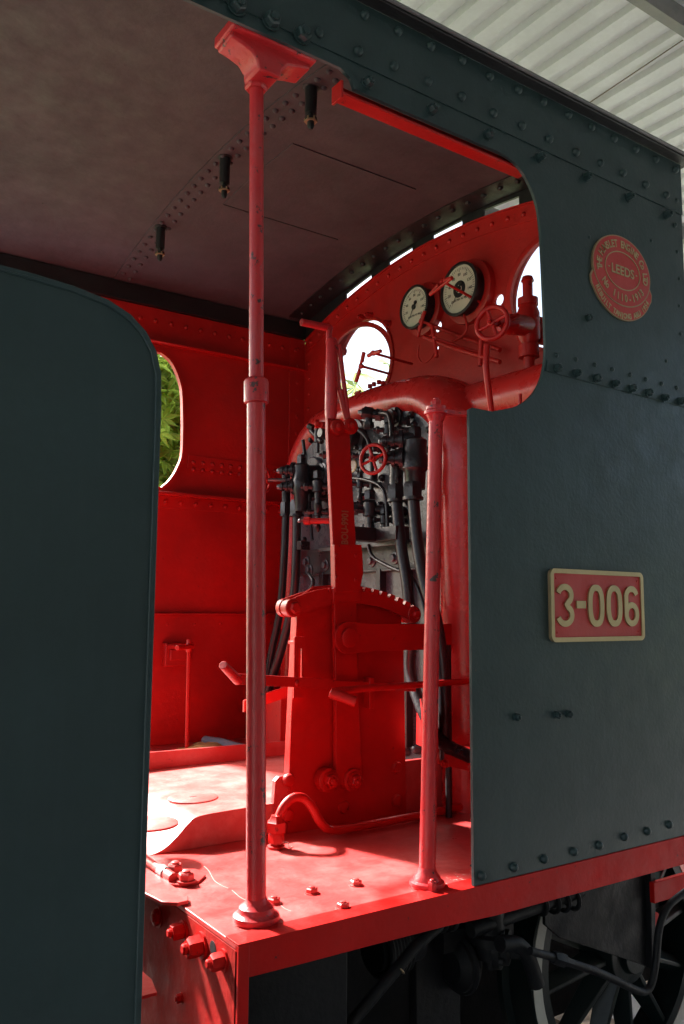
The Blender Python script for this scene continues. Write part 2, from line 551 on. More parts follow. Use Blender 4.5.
def arc_text(txt, rx, ry, a0, a1, size, top=True, cz=oz0, bold=.0010, t0=-.0093, t1=-.0112, wid=.82):
    n = len(txt)
    for i, ch in enumerate(txt):
        if ch == ' ':
            continue
        a = math.radians(a0 + (a1 - a0) * (i + .5) / n)
        px, pz = rx * math.cos(a), cz + ry * math.sin(a)
        tx, tz = -rx * math.sin(a), ry * math.cos(a)
        L = math.hypot(tx, tz); tx, tz = tx / L, tz / L
        if top:
            tx, tz = -tx, -tz
        nx, nz = -tz, tx
        put_text(mb.mark(), ch, size, lambda u, v, t, px=px, pz=pz, tx=tx, tz=tz, nx=nx, nz=nz: V((oc.x + px + tx * u + nx * v, t, oc.z + pz + tz * u + nz * v)), t0, t1, 'brass', bold, wid)


arc_text('THE HUNSLET ENGINE Co LTD', oa * .72, ob * .66, 192, -12, .036)
arc_text('No 1110-1913', oa * .86, ob * .86, 212, 330, .036, False)
arc_text('REBUILT TANJONG ARU 1954', oa * 1.04, ob * 1.235, 207, 333, .026, False, oz0 - .012, t0=-.0068, t1=-.0085)
put_text(mb.mark(), 'LEEDS', .046, lambda u, v, t: V((oc.x + u, t, oc.z + oz0 - .016 + v)), -.0093, -.0112, 'brass', .0009)
mb.box(oc.x - .078, oc.x - .070, -.0112, -.0093, oc.z + oz0 - .002, oc.z + oz0 + .002, 'brass')
mb.box(oc.x + .070, oc.x + .078, -.0112, -.0093, oc.z + oz0 - .002, oc.z + oz0 + .002, 'brass')
mb.each('raised_letter', wp)

# ---- roof
mb = MB()
ys = [.0105 + (YF + .02) * i / 28 for i in range(29)]
zin = [ceil_z(y) for y in ys]
lo = list(zip(ys, zin)); hi = [(y, z + .012) for y, z in lo]
mb.plate([lo + hi[::-1]], YZ, -.55, XF + .012, 'ceiling')
roof = mb.build('cab_roof', loco)
mb = MB()
mb.mark().box(-.55, 2.80, -.040, .0, 2.433, 2.447, 'black')
mb.mark().box(-.55, 2.79, -.050, -.0405, 2.440, 2.449, 'shed_steel')
mb.mark().box(-.55, 2.80, -.032, .04, 2.4475, 2.458, 'black')
mb.mark().box(-.55, 2.80, YF, YF + .03, 2.41, 2.45, 'green_dark')
mb.each('roof_edge_strip', roof, bev=.002)
# seam strap with rivets across the ceiling
mb = MB()
yy = [.02 + 2.26 * i / 40 for i in range(41)]
for i in range(40):
    a, b = yy[i], yy[i + 1]
    za, zb_ = ceil_z(a) - .0005, ceil_z(b) - .0005
    vs = [(1.345, a, za), (1.445, a, za), (1.445, b, zb_), (1.345, b, zb_), (1.345, a, za - .005), (1.445, a, za - .005), (1.445, b, zb_ - .005), (1.345, b, zb_ - .005)]
    mb.add([V(p) for p in vs], [(4, 5, 6, 7), (0, 1, 5, 4), (2, 3, 7, 6), (1, 2, 6, 5), (3, 0, 4, 7)], 'ceiling')
k = 0
for row, X in ((0, 1.372), (1, 1.418)):
    for i in range(32):
        y = .06 + row * .032 + i * .069
        if y < 2.28:
            mb.rivet((X, y, ceil_z(y) - .0055), -UP, .0115, 'ceiling', 1.0)
mb.build('seam_strap', roof)
# dark lining bar along the two sides inside
mb = MB()
mb.mark().box(-.5, 2.49, YF - .035, YF - .002, 2.31, 2.402, 'black')
mb.mark().box(-.5, 2.49, .012, .05, 2.335, 2.402, 'black')
mb.each('roof_angle', roof, bev=.002)
# hatch
mb = MB()
c0, c1, c2 = oz(223, 203, 2.532), oz(337, 236, 2.532), oz(418, 192, 2.515)
hx0, hx1, hy0, hy1 = c0.x, (c1.x + c2.x) / 2, c2.y, (c0.y + c1.y) / 2
ya = [hy0 + (hy1 - hy0) * i / 8 for i in range(9)]
mb.plate([[(y, ceil_z(y) + .002) for y in ya] + [(y, ceil_z(y) - .0045) for y in ya[::-1]]], YZ, hx0, hx1, 'ceiling')
mb.build('roof_hatch', roof, bev=.001)
mb = MB(); mb.box(hx0, hx1, hy1 + .001, hy1 + .005, ceil_z(hy1) - .006, ceil_z(hy1) + .002, 'black'); mb.build('hatch_gap', roof)
# hanging sockets
for px, y0_, y1_ in ((311, 100, 140), (225, 162, 200), (161, 222, 253)):
    X = 1.385
    d0 = ox(px, y0_, X)
    zt = ceil_z(d0.y); p = V((X, d0.y, zt)); L = (ox(px, y0_, X) - ox(px, y1_, X)).length
    mb = MB()
    mb.lathe(p, -UP, [(0, .030), (.008, .030), (.010, .021), (L * .70, .020), (L * .71, .009), (L * .80, .009), (L * .81, .021), (L * .87, .021), (L * .88, .012), (L, .012), (L + .012, .006)], 'black', 16)
    mb.lathe(p - UP * L * .82, -UP, [(0, .0225), (.012, .0225)], 'brass_dull', 6)
    mb.build('lamp_socket', roof)

# ---- far side sheet with the window opening
rr = [oy(*p, YF) for p in ((161, 352), (172, 362), (180, 380), (183, 400), (183, 450), (178, 468), (170, 481), (161, 489))]
cvf = smooth2([(p.x, p.z) for p in rr], 4)
zt, zb2 = 2.0, 1.345
outer = [(-.30, 2.40), (-.30, 2.213), (1.0, 2.213), (1.06, 2.16)] 
outer = [(.94, 2.40), (.94, 2.13), (1.02, rr[0].z + .005)] + [(1.30, rr[0].z + .004)] + cvf + [(1.50, rr[-1].z), (1.42, rr[-1].z - .002), (1.42, .0), (XF, .0), (XF, 2.40)]
mb = MB().plate([outer], XZ, YF, YF + .010, 'red_wall')
mb.box(-.5, .94, YF, YF + .01, 2.13, 2.40, 'red_wall')
f = lambda x, y: oy(x, y, YF)
for i in range(12):
    for zz in (1.517, 1.478):
        mb.rivet((1.82 + i * .055, YF - .007, zz), NY, .0125, 'red_wall', 1.0)
for i in range(12):
    mb.rivet((1.5 + i * .085, YF - .008, f(161, 493).z - .045), NY, .013, 'red_wall', 1.0)
    mb.rivet((1.5 + i * .085, YF - .008, 2.24), NY, .012, 'red_wall', 1.0)
for i in range(9):
    mb.rivet((XF - .05, YF - .012, 1.45 + i * .1), NY, .011, 'red_wall')
for i in range(6):
    mb.rivet((1.55 + i * .15, YF - .010, .67), NY, .008, 'red_wall')
far = mb.build('cab_side_sheet', loco, bev=.001, label='red inner face of the far cab side with window opening')
mb = MB()
edge = [(x, z) for x, z in [(1.30, rr[0].z + .004)] + cvf + [(1.50, rr[-1].z)]]
ribbon(mb, edge, .016, XZ, YF - .012, YF + .02, 'red_wall')
mb.build('window_beading', far, bev=.001)
mb = MB()
a = f(156, 342); mb.mark().box(.94, XF, YF - .05, YF, a.z - .012, a.z - .004, 'red_wall')       # upper flange
mb.mark().box(.941, XF - .101, YF - .008, YF + .001, a.z - .004, 2.31, 'red_wall')
a = f(161, 493); mb.mark().box(1.42, XF, YF - .07, YF, a.z - .014, a.z, 'red_wall')            # ledge
mb.mark().box(1.421, XF - .001, YF - .008, YF + .001, a.z - .075, a.z - .014, 'red_wall')
a = f(182, 461); mb.mark().box(1.79, XF - .101, YF - .007, YF, a.z - .035, a.z + .035, 'red_wall')
a = f(156, 613); mb.mark().box(1.42, XF, YF - .035, YF, a.z - .01, a.z, 'red_wall')
mb.mark().box(1.42, XF, YF - .010, YF, .07, a.z - .01, 'red_wall')
p = f(276, 640); mb.mark().box(p.x - .018, p.x + .018, YF - .03, YF - .01, .08, .62, 'red_wall'); mb.mark().box(p.x + .03, p.x + .036, YF - .05, YF - .01, .08, .62, 'red_wall')
mb.mark().box(XF - .10, XF, YF - .012, YF, 1.35, 2.31, 'red_wall')
mb.each('stiffener', far, bev=.0015)

# ---- front wall (spectacle plate) with round windows
wf, wn = (1.695, 2.015), (.39, 2.02)
n = 40
outl = [(.012, 0), (.012, 2.30)] + [(y, flange_z(y) - .0) for y in [.05 + (YF - .1) * i / n for i in range(n + 1)]] + [(YF, 2.28), (YF, 0)]
holes = [circ(*wf, .225, 48), circ(*wn, .225, 48)]
for px, py, r in ((451, 266, .022), (446, 321, .0), (432, 344, .010)):
    if r:
        q = ox(px, py, XF)
        holes.append(circ(q.y, q.z, r, 16))
q = ox(449, 322, XF)
mb = MB().plate([outl] + [circ(*wf, .238, 48), circ(*wn, .238, 48), circ(ox(438.5, 322, XF).y + .005, ox(449, 322, XF).z, .026, 20), circ(ox(499, 300, XF).y, ox(499, 300, XF).z, .026, 20), circ(ox(437, 348, XF).y, ox(437, 348, XF).z, .012, 12)], YZ, XF, XF + .012, 'red_wall')
front = mb.build('front_wall', loco)
mb = MB()
N2 = 56
def arcstrip(mb, X0, X1, d0, d1, mat, y0=.03, y1=YF - .03, fz=flange_z):
    ya = [y0 + (y1 - y0) * i / N2 for i in range(N2 + 1)]
    mb.plate([[(y, fz(y) - d0) for y in ya] + [(y, fz(y) - d1) for y in ya[::-1]]], YZ, X0, X1, mat)
arcstrip(mb, XF - .016, XF + .001, -.0005, .007, 'red_wall')
arcstrip(mb, XF - .006, XF + .001, .0071, .078, 'red_wall')
for i in range(24):
    y = .1 + i * .092
    mb.rivet((XF - .006, y, flange_z(y) - .045), NX, .0115, 'red_wall', 1.0)
for i in range(10):
    mb.rivet((XF, YF - .06, 1.35 + i * .09), NX, .011, 'red_wall', 1.0)
mb.build('arch_angle', front)
# dark closing strip above the arch, with ventilation slots
mb = MB()
slots = []
for pts in (((303, 267), (327, 251)), ((389, 281), (413, 267)), ((433, 257), (463, 243)), ((484, 236), (520, 221)), ((346, 303), (372, 286))):
    a, b = ox(*pts[0], XF), ox(*pts[1], XF)
    slots.append((b.y, a.y))
slots = sorted(((a, b) for a, b in slots if b < 2.2))
mb2 = MB()
def topstrip(y0, y1, lo, hi):
    m = max(2, int((y1 - y0) / .04))
    fz = lambda y, k: (flange_z(y) + .001) * (1 - k) + (ceil_z(y) + .004) * k
    ya = [y0 + (y1 - y0) * i / m for i in range(m + 1)]
    mb.plate([[(y, fz(y, hi)) for y in ya] + [(y, fz(y, lo)) for y in ya[::-1]]], YZ, XF - .004, XF + .008, 'black')
cur = .02
for a, b in slots:
    if a > cur:
        topstrip(cur, a, 0, 1)
    topstrip(a, b, .62, 1)
    cur = b
topstrip(cur, YF - .01, 0, 1)
arcstrip(mb, XF - .14, XF - .01, .0, -.003, 'black', .06, YF - .06, fz=lambda y: ceil_z(y) - .004)
for i in range(22):
    y = .12 + i * .098
    mb.rivet((XF - .09, y, ceil_z(y) - .0045), -UP, .013, 'black', .9)
mb.build('roof_closing_strip', front)
for (cy_, cz_), nm in ((wf, 1), (wn, 2)):
    mb = MB()
    mb.lathe((XF + .0, cy_, cz_), NX, [(.0, .252), (.008, .252), (.010, .250), (.010, .242), (.0, .240)], 'red_wall', 56, cap=False)
    if nm == 1:
        c = V((XF - .03, cy_, cz_))
    fr = mb.build('window_ring', front)
    # the pivoted glazed frame, standing slightly open
    ang = math.radians(16 if nm == 1 else 10)
    d = V((-math.cos(ang), -math.sin(ang), 0))
    c = V((XF - .020, cy_ + (.026 if nm == 1 else -.01), cz_))
    mb = MB(); mb.lathe(c - d * .008, d, [(0, .236), (.016, .236), (.018, .232), (.018, .212), (0, .212)], 'red_wall', 56, cap=False)
    mb.lathe(c + d * .004, d, [(0, .214), (.003, .214)], 'glass', 56)
    mb.build('glazed_frame', fr)
# hinge blocks above the far window
mb = MB()
for px, py in ((364, 318), (371, 316), (389, 324), (345, 352)):
    q = ox(px, py, XF); mb.bolt(q, NX, .016, .03, 'red_wall')
mb.each('hinge_bolt', front)

# ---- pressure gauges
def gauge(px, py, R, X, nm, needle, ring):
    c = ox(px, py, X)
    mb = MB()
    mb.lathe((XF, c.y, c.z), NX, [(0, R * 1.28), (.03, R * 1.28), (.034, R * 1.2)], 'red_wall', 40)
    mb.lathe((XF - .03, c.y, c.z), NX, [(0, R * 1.0), (XF - X - .045, R * 1.0), (XF - X - .04, R * 1.07), (XF - X - .026, R * 1.07), (XF - X - .024, R * .96), (XF - X - .034, R * .955)], 'charcoal', 48)
    g = mb.build('pressure_gauge', loco, label=nm)
    mb = MB(); Xd = X + .0045 - .004
    mb.lathe((Xd + .004, c.y, c.z), NX, [(0, R * .955), (.0025, R * .955)], 'cream', 48)
    if ring:
        mb.lathe((Xd + .0012, c.y, c.z), NX, [(0, R * .34), (.0015, R * .34)], 'charcoal', 32)
        mb.lathe((Xd - .0008, c.y, c.z), NX, [(0, R * .16), (.001, R * .16)], 'cream', 24)
    for i in range(41):
        a = math.radians(225 - 270 * i / 40); l = .10 if i % 5 else .16
        e = V((0, -math.cos(a), math.sin(a))); tn = V((0, math.sin(a), math.cos(a)))
        mb.obox(V((Xd + .001, c.y, c.z)) + e * R * (.86 - l / 2), V((.0012, 0, 0)), e * R * l, tn * (.0012 if i % 5 else .0022), 'black')
    for i in range(9):
        a = math.radians(225 - 270 * i / 8); e = V((0, -math.cos(a), math.sin(a)))
        o = V((0, c.y, c.z)) + e * R * .60
        put_text(mb, str(i * 20), R * .17, lambda u, v, t, o=o: V((t, o.y - u, o.z + v - R * .06)), Xd + .0015, Xd + .0008, 'black', 0.0001)
    put_text(mb, 'LBS PER SQ IN', R * .12, lambda u, v, t: V((t, c.y - u, c.z - R * .45 + v)), Xd + .0015, Xd + .0008, 'black', 0.0002)
    mb.build('dial', g)
    a = math.radians(needle); e = V((0, -math.cos(a), math.sin(a))); tn = V((0, math.sin(a), math.cos(a)))
    o = V((Xd - .004, c.y, c.z))
    mb = MB(); mb.add([o + tn * .004, o + e * R * .82, o - tn * .004, o - e * R * .22 - tn * .006, o - e * R * .22 + tn * .006], [(0, 1, 2, 3, 4)], 'black')
    mb.lathe(o + V((.003, 0, 0)), NX, [(0, R * .12), (.006, R * .12), (.008, R * .06)], 'black', 20)
    mb.lathe(o - e * R * .22 + V((.002, 0, 0)), NX, [(0, R * .1), (.003, R * .1)], 'black', 16)
    mb.build('needle', g)


gauge(414, 307, .098, 2.42, 'smaller white dial gauge on the left', 238, False)
gauge(459, 289, .112, 2.42, 'larger white dial gauge with dark centre', 238, True)

# ---- shelf of small valves with T handles in front of the gauges
def pipe(pts, r, mat, name, parent=loco, seg=12, smooth=True, label=None):
    return MB().tube(pts, r, mat, seg, smooth).build(name, parent, label=label)


def tvalve(c, t0, t1, back, r=.006, mat='red_wall'):
    """spindle from `back` to c with a T bar from t0 to t1"""
    mb = MB(); mb.cyl(back, c, r, mat, seg=10)
    mb.cyl(t0, c + (t0 - c) * .25, r * 1.5, mat, seg=8); mb.cyl(t0, t1, r * 1.05, mat, seg=8); mb.cyl(c + (t1 - c) * .25, t1, r * 1.5, mat, seg=8)
    mb.hex(c + (back - c).normalized() * .01, (c - back), r * 2, .018, mat)
    return mb.build('tee_handle_valve', loco)


X = 2.28
tvalve(ox(442, 281, X), ox(430, 295, X), ox(452, 278, X - .02), ox(487, 306, XF))
X = 2.34
tvalve(ox(421, 321, X), ox(418, 337, X), ox(425, 311, X), ox(470, 340, XF), .006)
tvalve(ox(434, 338, X), ox(437, 357, X), ox(432, 325, X), ox(478, 352, XF), .006)
X = 2.10
tvalve(ox(361, 366, X), ox(356, 382, X), ox(364, 352, X), ox(390, 374, XF - .1), .006)
tvalve(ox(373, 353, X), ox(368, 356, X), ox(381, 351, X), ox(412, 364, XF - .1), .006)
pipe([ox(x, y, 2.44) for x, y in ((419, 345), (418, 356), (423, 363), (431, 358), (436, 348))], .004, 'red_wall', 'copper_pipe')
pipe([ox(x, y, 2.44) for x, y in ((464, 314), (467, 328), (462, 336), (450, 342), (438, 343))], .006, 'red_wall', 'copper_pipe')
pipe([ox(x, y, 2.46) for x, y in ((430, 325), (465, 338), (500, 350))], .010, 'red_wall', 'steam_pipe')
pipe([ox(x, y, 2.40) for x, y in ((424, 337), (460, 350), (500, 362))], .010, 'red_wall', 'steam_pipe')
pipe([ox(x, y, 2.40) for x, y in ((481, 340), (480, 366))], .010, 'red_wall', 'steam_pipe')

# ---- boiler: red cladding round the backhead
def bprof(d=0.0, z0=.0):
    y0, y1, zt_ = .60 + d, 2.05 - d, 1.762 - d
    r = .40 - d * .8
    pts = [(y0, z0)]
    pts += [(y0, z0 + (zt_ - r - z0) * i / 10) for i in range(1, 11)]
    for i in range(1, 13):
        t = math.radians(180 - 90 * i / 12); pts.append((y0 + r + r * math.cos(t), zt_ - r + r * math.sin(t)))
    for i in range(1, 8):
        y = y0 + r + (y1 - y0 - 2 * r) * i / 8; pts.append((y, zt_ + .018 * math.sin(PI * i / 8)))
    for i in range(0, 13):
        t = math.radians(90 - 90 * i / 12); pts.append((y1 - r + r * math.cos(t), zt_ - r + r * math.sin(t)))
    pts += [(y1, zt_ - r - (zt_ - r - z0) * i / 10) for i in range(1, 11)]
    return pts


mb = MB()
secs = [(XF - .01, .06), (2.45, .06), (2.43, .02), (2.38, .0), (2.30, .0), (2.255, .008), (2.218, .03), (2.190, .066), (2.178, .105), (2.182, .135), (2.194, .155), (2.205, .165)]
rows = [[V((x, a, b)) for a, b in bprof(d)] for x, d in secs]
m = len(rows[0]); vs = [p for r_ in rows for p in r_]
mb.add(vs, [(k * m + i, k * m + i + 1, (k + 1) * m + i + 1, (k + 1) * m + i) for k in range(len(rows) - 1) for i in range(m - 1)], 'red_clad')
boiler = mb.build('boiler_cladding', loco, smooth=50)
mb = MB(); mb.cyl(V((2.385, .85, 1.580)), V((2.385, .12, 1.572)), .108, 'red_clad', seg=40); mb.build('steam_main', loco)
mb = MB(); pf = bprof(.163)
mb.plate([pf], YZ, 2.202, 2.22, 'backhead')
bh = mb.build('backhead', loco)
mb = MB()
XB = 2.202
for x, y in ((305, 455), (312, 440), (318, 430), (357, 483), (373, 481), (383, 478), (376, 413), (388, 417), (415, 425), (430, 430), (365, 500), (381, 505), (384, 527), (372, 527), (388, 560), (360, 470), (345, 445), (405, 512), (300, 470), (305, 540), (430, 450), (412, 415)):
    q = ox(x, y, XB); mb.mark().lathe(q, NX, [(0, .017), (.008, .016), (.018, .011), (.022, .003)], 'charcoal', 12)
mb.each('stay_nut', bh)
# lower edge studs
mb = MB()
for x, y in ((409, 716), (409, 735), (407, 751), (418, 749), (409, 700)):
    q = ox(x, y, XB); mb.mark().lathe(q, NX, [(0, .022), (.012, .02), (.026, .013), (.030, .004)], 'backhead', 14)
mb.each('wash_out_stud', bh)

K = 'charcoal'
def ximg(x, y, X):
    return ox(x, y, X)


# regulator stuffing box at the top centre
mb = MB(); c = ox(356, 438, XB)
mb.lathe(c, NX, [(0, .085), (.02, .085), (.022, .06), (.06, .055), (.062, .035), (.13, .033), (.135, .022), (.2, .02)], K, 28)
for i in range(5):
    a = 2 * PI * i / 5 + .3; mb.hex(c + V((-.02, .068 * math.cos(a), .068 * math.sin(a))), NX, .012, .02, K)
mb.build('regulator_gland', bh)
# upper cross valve
mb = MB(); X = 2.12
a, b = ox(358, 412, X - .04), ox(388, 416, X + .06)
mb.cyl(a + (b - a) * .12, b, .022, K); mb.hex(a + (b - a) * .2, (b - a), .032, .04, K); mb.lathe(a, b - a, [(0, .008), (.012, .014), (.03, .014)], 'steel', 12)
mb.hex(a + (b - a) * .6, (b - a), .03, .03, K)
q = a + (b - a) * .35; mb.cyl(q, q - UP * .07, .018, K); mb.hex(q - UP * .04, -UP, .025, .03, K)
mb.lathe(ox(396, 418, XB), NX, [(0, .05), (.015, .05), (.017, .035), (.04, .033)], K, 24)
for i in range(4):
    an = PI / 2 * i + .6; mb.hex(ox(396, 418, XB) + V((-.015, .038 * math.cos(an), .038 * math.sin(an))), NX, .009, .014, K)
mb.build('whistle_valve', bh)
pipe([ox(x, y, X) for x, y, X in ((380, 413, 2.13), (388, 414, 2.12), (391, 422, 2.11), (392, 440, 2.1))], .011, K, 'copper_pipe', bh)
# little lubricator on the cladding
mb = MB(); q = ox(357, 402, 2.25)
mb.cyl(q, q + UP * .045, .005, 'red', seg=8); mb.cyl(q + V((0, .02, .045)), q + V((0, -.03, .048)), .006, 'red', seg=8)
mb.hex(q - UP * .01, UP, .012, .012, 'red'); mb.build('lifting_eye', boiler)
mb = MB()
for x, y in ((374, 386), (379, 384), (383, 385), (370, 388)):
    q = ox(x, y, 2.30); mb.hex(q, UP, .012, .018, 'red')
a, b = ox(372, 391, 2.30), ox(402, 381, 2.30); mb.obox((a + b) / 2, (b - a), V((.03, 0, 0)), V((0, 0, .006)), 'red')
mb.build('top_lagging_bolts', boiler)


def injector(name, cx, ctop, cbot, left, X, r, pipes, label):
    """upright steam valve with side unions and a nut below"""
    mb = MB()
    t, b = ox(cx, ctop, X), ox(cx, cbot, X)
    H = (t - b).length
    mb.hex(t - UP * .035, UP, r * .62, .05, K)
    mb.lathe(t - UP * .03, -UP, [(0, r * .8), (.01, r * 1.05), (H * .3, r * 1.0), (H * .36, r * 1.15), (H * .6, r * 1.15), (H * .66, r * .95), (H, r * .85)], K, 24)
    # flange to the backhead
    for fz, fr in (((.30, 1.35), (.62, 1.35)) if X == 2.09 and cx < 350 else ()):
        q = t - UP * H * fz
        mb.lathe(V((XB, q.y, q.z)), NX, [(0, r * fr), (.02, r * fr), (.022, r * 1.1), (XB - X, r * .8)], K, 28)
    # unions
    for ly, s in left:
        e = ox(cx, ly, X); L = s
        mb.lathe(e, V((-.62, .78, 0)), [(0, r * .75), (L * .3, r * .75), (L * .32, r * 1.0), (L * .45, r * 1.0), (L * .46, r * .6), (L * .6, r * .6), (L * .61, r * .72), (L * .72, r * .72), (L * .73, r * .45), (L * .85, r * .45), (L * .86, r * .55), (L, r * .5)], K, 18)
        tip = e + V((-.62, .78, 0)) * L
        mb.lathe(tip, V((-.62, .78, 0)), [(0, r * .35), (.014, r * .35), (.018, r * .25)], 'steel', 12)
    return mb.build(name, bh, label=label)


inj1 = injector('steam_valve', 302, 458, 505, ((470, .11), (486, .11)), 2.09, .040, None, 'charcoal valve at the far edge of the backhead')
inj2 = injector('steam_valve', 415, 431, 482, ((440, .13), (458, .13)), 2.09, .046, None, 'charcoal valve beside the small red handwheel')
# nuts + pipes
def nut(x, y0, y1, X, r, mat=K, parent=bh):
    a, b = ox(x, y0, X), ox(x, y1, X)
    mb = MB(); mb.hex(V((a.x, a.y, b.z)), UP, r, a.z - b.z, mat); mb.lathe(V((a.x, a.y, b.z - .012)), UP, [(0, r * 1.05), (.012, r * 1.05)], mat, 20)
    return mb.build('union_nut', parent)


nut(297, 500, 514, 2.08, .034); nut(286, 502, 514, 2.1, .028)
nut(396, 484, 499, 2.09, .036); nut(413, 482, 497, 2.07, .039)
mb = MB(); mb.mark(); mb.cyl(ox(286, 470, 2.1), ox(286, 504, 2.1), .022, K); mb.mark(); mb.cyl(ox(397, 462, 2.09), ox(396, 486, 2.09), .029, K)
mb.each('valve_branch', bh)
pipe([ox(x, y, X) for x, y, X in ((297, 510, 2.08), (296, 560, 2.08), (293, 600, 2.08), (281, 650, 2.07), (269, 690, 2.06), (262, 745, 2.06))], .021, K, 'injector_pipe', bh)
pipe([ox(x, y, X) for x, y, X in ((286, 510, 2.1), (284, 560, 2.1), (280, 610, 2.1), (271, 655, 2.09), (264, 700, 2.07), (262, 740, 2.07))], .019, K, 'injector_pipe', bh)
pipe([ox(x, y, X) for x, y, X in ((396, 496, 2.09), (401, 545, 2.09), (408, 590, 2.09), (411, 640, 2.09), (411, 676, 2.09), (428, 722, 2.07), (445, 744, 2.07), (478, 760, 2.09))], .024, K, 'injector_pipe', bh)
pipe([ox(x, y, X) for x, y, X in ((413, 494, 2.07), (417, 540, 2.07), (424, 580, 2.07), (436, 620, 2.08), (444, 680, 2.09), (446, 760, 2.1))], .024, K, 'injector_pipe', bh)
pipe([ox(x, y, X) for x, y, X in ((368, 545, 2.11), (373, 557, 2.11), (390, 567, 2.11), (412, 578, 2.11), (425, 610, 2.11), (428, 640, 2.11))], .008, K, 'copper_pipe', bh)
mb = MB(); a, b = ox(430, 600, 2.1), ox(452, 790, 2.1)
mb.cyl(ox(448, 645, 2.12), ox(449, 830, 2.12), .012, 'black'); mb.build('standpipe', bh)


def handwheel(c, d, R, r, mat, parent, spokes=4, rot=.4, name='handwheel'):
    mb = MB(); mb.torus(c, d, R, r, mat, 48, 12)
    d_, u, w = frame(V(d))
    for i in range(spokes):
        a = 2 * PI * i / spokes + rot; e = u * math.cos(a) + w * math.sin(a)
        mb.tube([c + e * R * .15 - d_ * 0, c + e * R * .98], r * .8, mat, 8, False)
    mb.lathe(c - d_ * r * 1.8, d_, [(0, R * .2), (r * 3.2, R * .22), (r * 3.4, R * .14), (r * 4.6, R * .14)], mat, 16)
    mb.hex(c + d_ * r * 1.6, d_, R * .13, r * 1.8, mat)
    return mb.build(name, parent)


dw = V((-.93, -.36, .02))
c = ox(373, 459, 1.97); handwheel(c, dw, .058, .0075, 'red', inj2, 4, .35)
MB().cyl(c, ox(400, 450, 2.08), .009, 'steel', seg=10).build('spindle', inj2)
c = ox(265.5, 480, 1.99); handwheel(c, V((-.62, .78, 0)), .056, .0075, 'red', inj1, 4, .2)
MB().cyl(c, ox(290, 480, 2.09), .009, 'steel', seg=10).build('spindle', inj1)
# try cock upper left
mb = MB(); X = 2.13
a = ox(313, 428, X); b = ox(318, 450, X)
mb.hex(a, V((-.5, .7, .4)), .016, .03, K); mb.cyl(ox(311, 430, X), ox(322, 442, X), .013, K); mb.lathe(ox(318, 428, X), -UP, [(0, .012), (.03, .02), (.07, .018), (.072, .009), (.12, .009)], K, 16)
mb.cyl(ox(318, 436, X), ox(318, 436, XB), .014, K)
mb.build('test_cock', bh)
mb = MB(); mb.cyl(ox(320, 425, 2.09), ox(326, 425, 2.15), .016, 'red'); mb.hex(ox(319, 424, 2.09), V((-1, .5, 0)), .02, .02, 'red'); mb.build('cock_handle', bh)
# gauge cock cluster right of the lever, and another to its left
def cluster(x, y, X, s=1.0):
    mb = MB()
    o = ox(x, y, X)
    mb.hex(o + UP * .045 * s, UP, .026 * s, .04 * s, K)
    mb.lathe(o - UP * .06 * s, UP, [(0, .018 * s), (.03 * s, .018 * s), (.035 * s, .03 * s), (.09 * s, .03 * s), (.1 * s, .02 * s)], K, 18)
    mb.lathe(o, V((.8, -.6, 0)), [(0, .02 * s), (.05 * s, .02 * s), (.052 * s, .028 * s), (.08 * s, .028 * s), (.082 * s, .018 * s), (.16 * s, .016 * s)], K, 16)
    mb.lathe(o, V((-.8, .6, 0)), [(0, .016 * s), (.05 * s, .016 * s), (.052 * s, .024 * s), (.07 * s, .024 * s), (.075 * s, .012 * s), (.09 * s, .01 * s)], K, 6)
    mb.lathe(o + V((.05, -.07, .05)) * s, V((.8, -.6, 0)), [(0, .026 * s), (.03 * s, .026 * s), (.032 * s, .034 * s), (.05 * s, .034 * s)], K, 6)
    mb.lathe(o + V((.04, 0, 0)), V((1, 0, 0)), [(0, .02 * s), (XB - X - .05, .02 * s)], K, 14)
    mb.lathe(o - UP * .085 * s, -UP, [(-.03, .014 * s), (.0, .014 * s), (.01, .022 * s), (.03 * s, .02 * s), (.05 * s, .008 * s)], K, 14)
    return mb.build('gauge_cock', bh)


cluster(370, 510, 2.09, 1.0); cluster(318, 487, 2.1, .9); cluster(349, 505, 2.13, .7); cluster(318, 512, 2.12, .7); cluster(335, 455, 2.13, .8); cluster(384, 520, 2.12, .6); cluster(360, 484, 2.13, .6); cluster(309, 498, 2.12, .6); cluster(388, 430, 2.12, .7); cluster(362, 456, 2.14, .6)
pipe([ox(x, y, 2.12) for x, y in ((352, 478), (366, 480), (380, 486), (386, 500), (388, 540))], .008, K, 'copper_pipe', bh)
pipe([ox(x, y, 2.14) for x, y in ((303, 440), (306, 465), (309, 500), (312, 540))], .009, K, 'copper_pipe', bh)
pipe([ox(x, y, 2.15) for x, y in ((352, 425), (368, 440), (372, 470), (371, 496))], .010, K, 'copper_pipe', bh)

mb = MB(); mb.lathe(ox(363, 532, 2.11), V((-.8, .5, .1)), [(0, .034), (.006, .034), (.01, .02), (.02, .018)], 'backhead', 24)
mb.lathe(ox(317, 524, 2.11), V((-.8, .5, .1)), [(0, .024), (.006, .024), (.01, .016), (.02, .014)], 'backhead', 20); mb.build('blank_disc', bh)
mb = MB(); mb.lathe(ox(330, 521, 2.06), ox(307, 521, 1.99) - ox(330, 521, 2.06), [(0, .012), (.09, .014), (.092, .018), (.12, .018)], 'red', 12)
mb.build('drain_handle', bh)
mb = MB(); mb.lathe(ox(309, 521, 2.01), ox(297, 521, 1.95) - ox(309, 521, 2.01), [(0, .009), (.05, .009), (.055, .005)], 'steel', 10); mb.build('drain_spindle', bh)
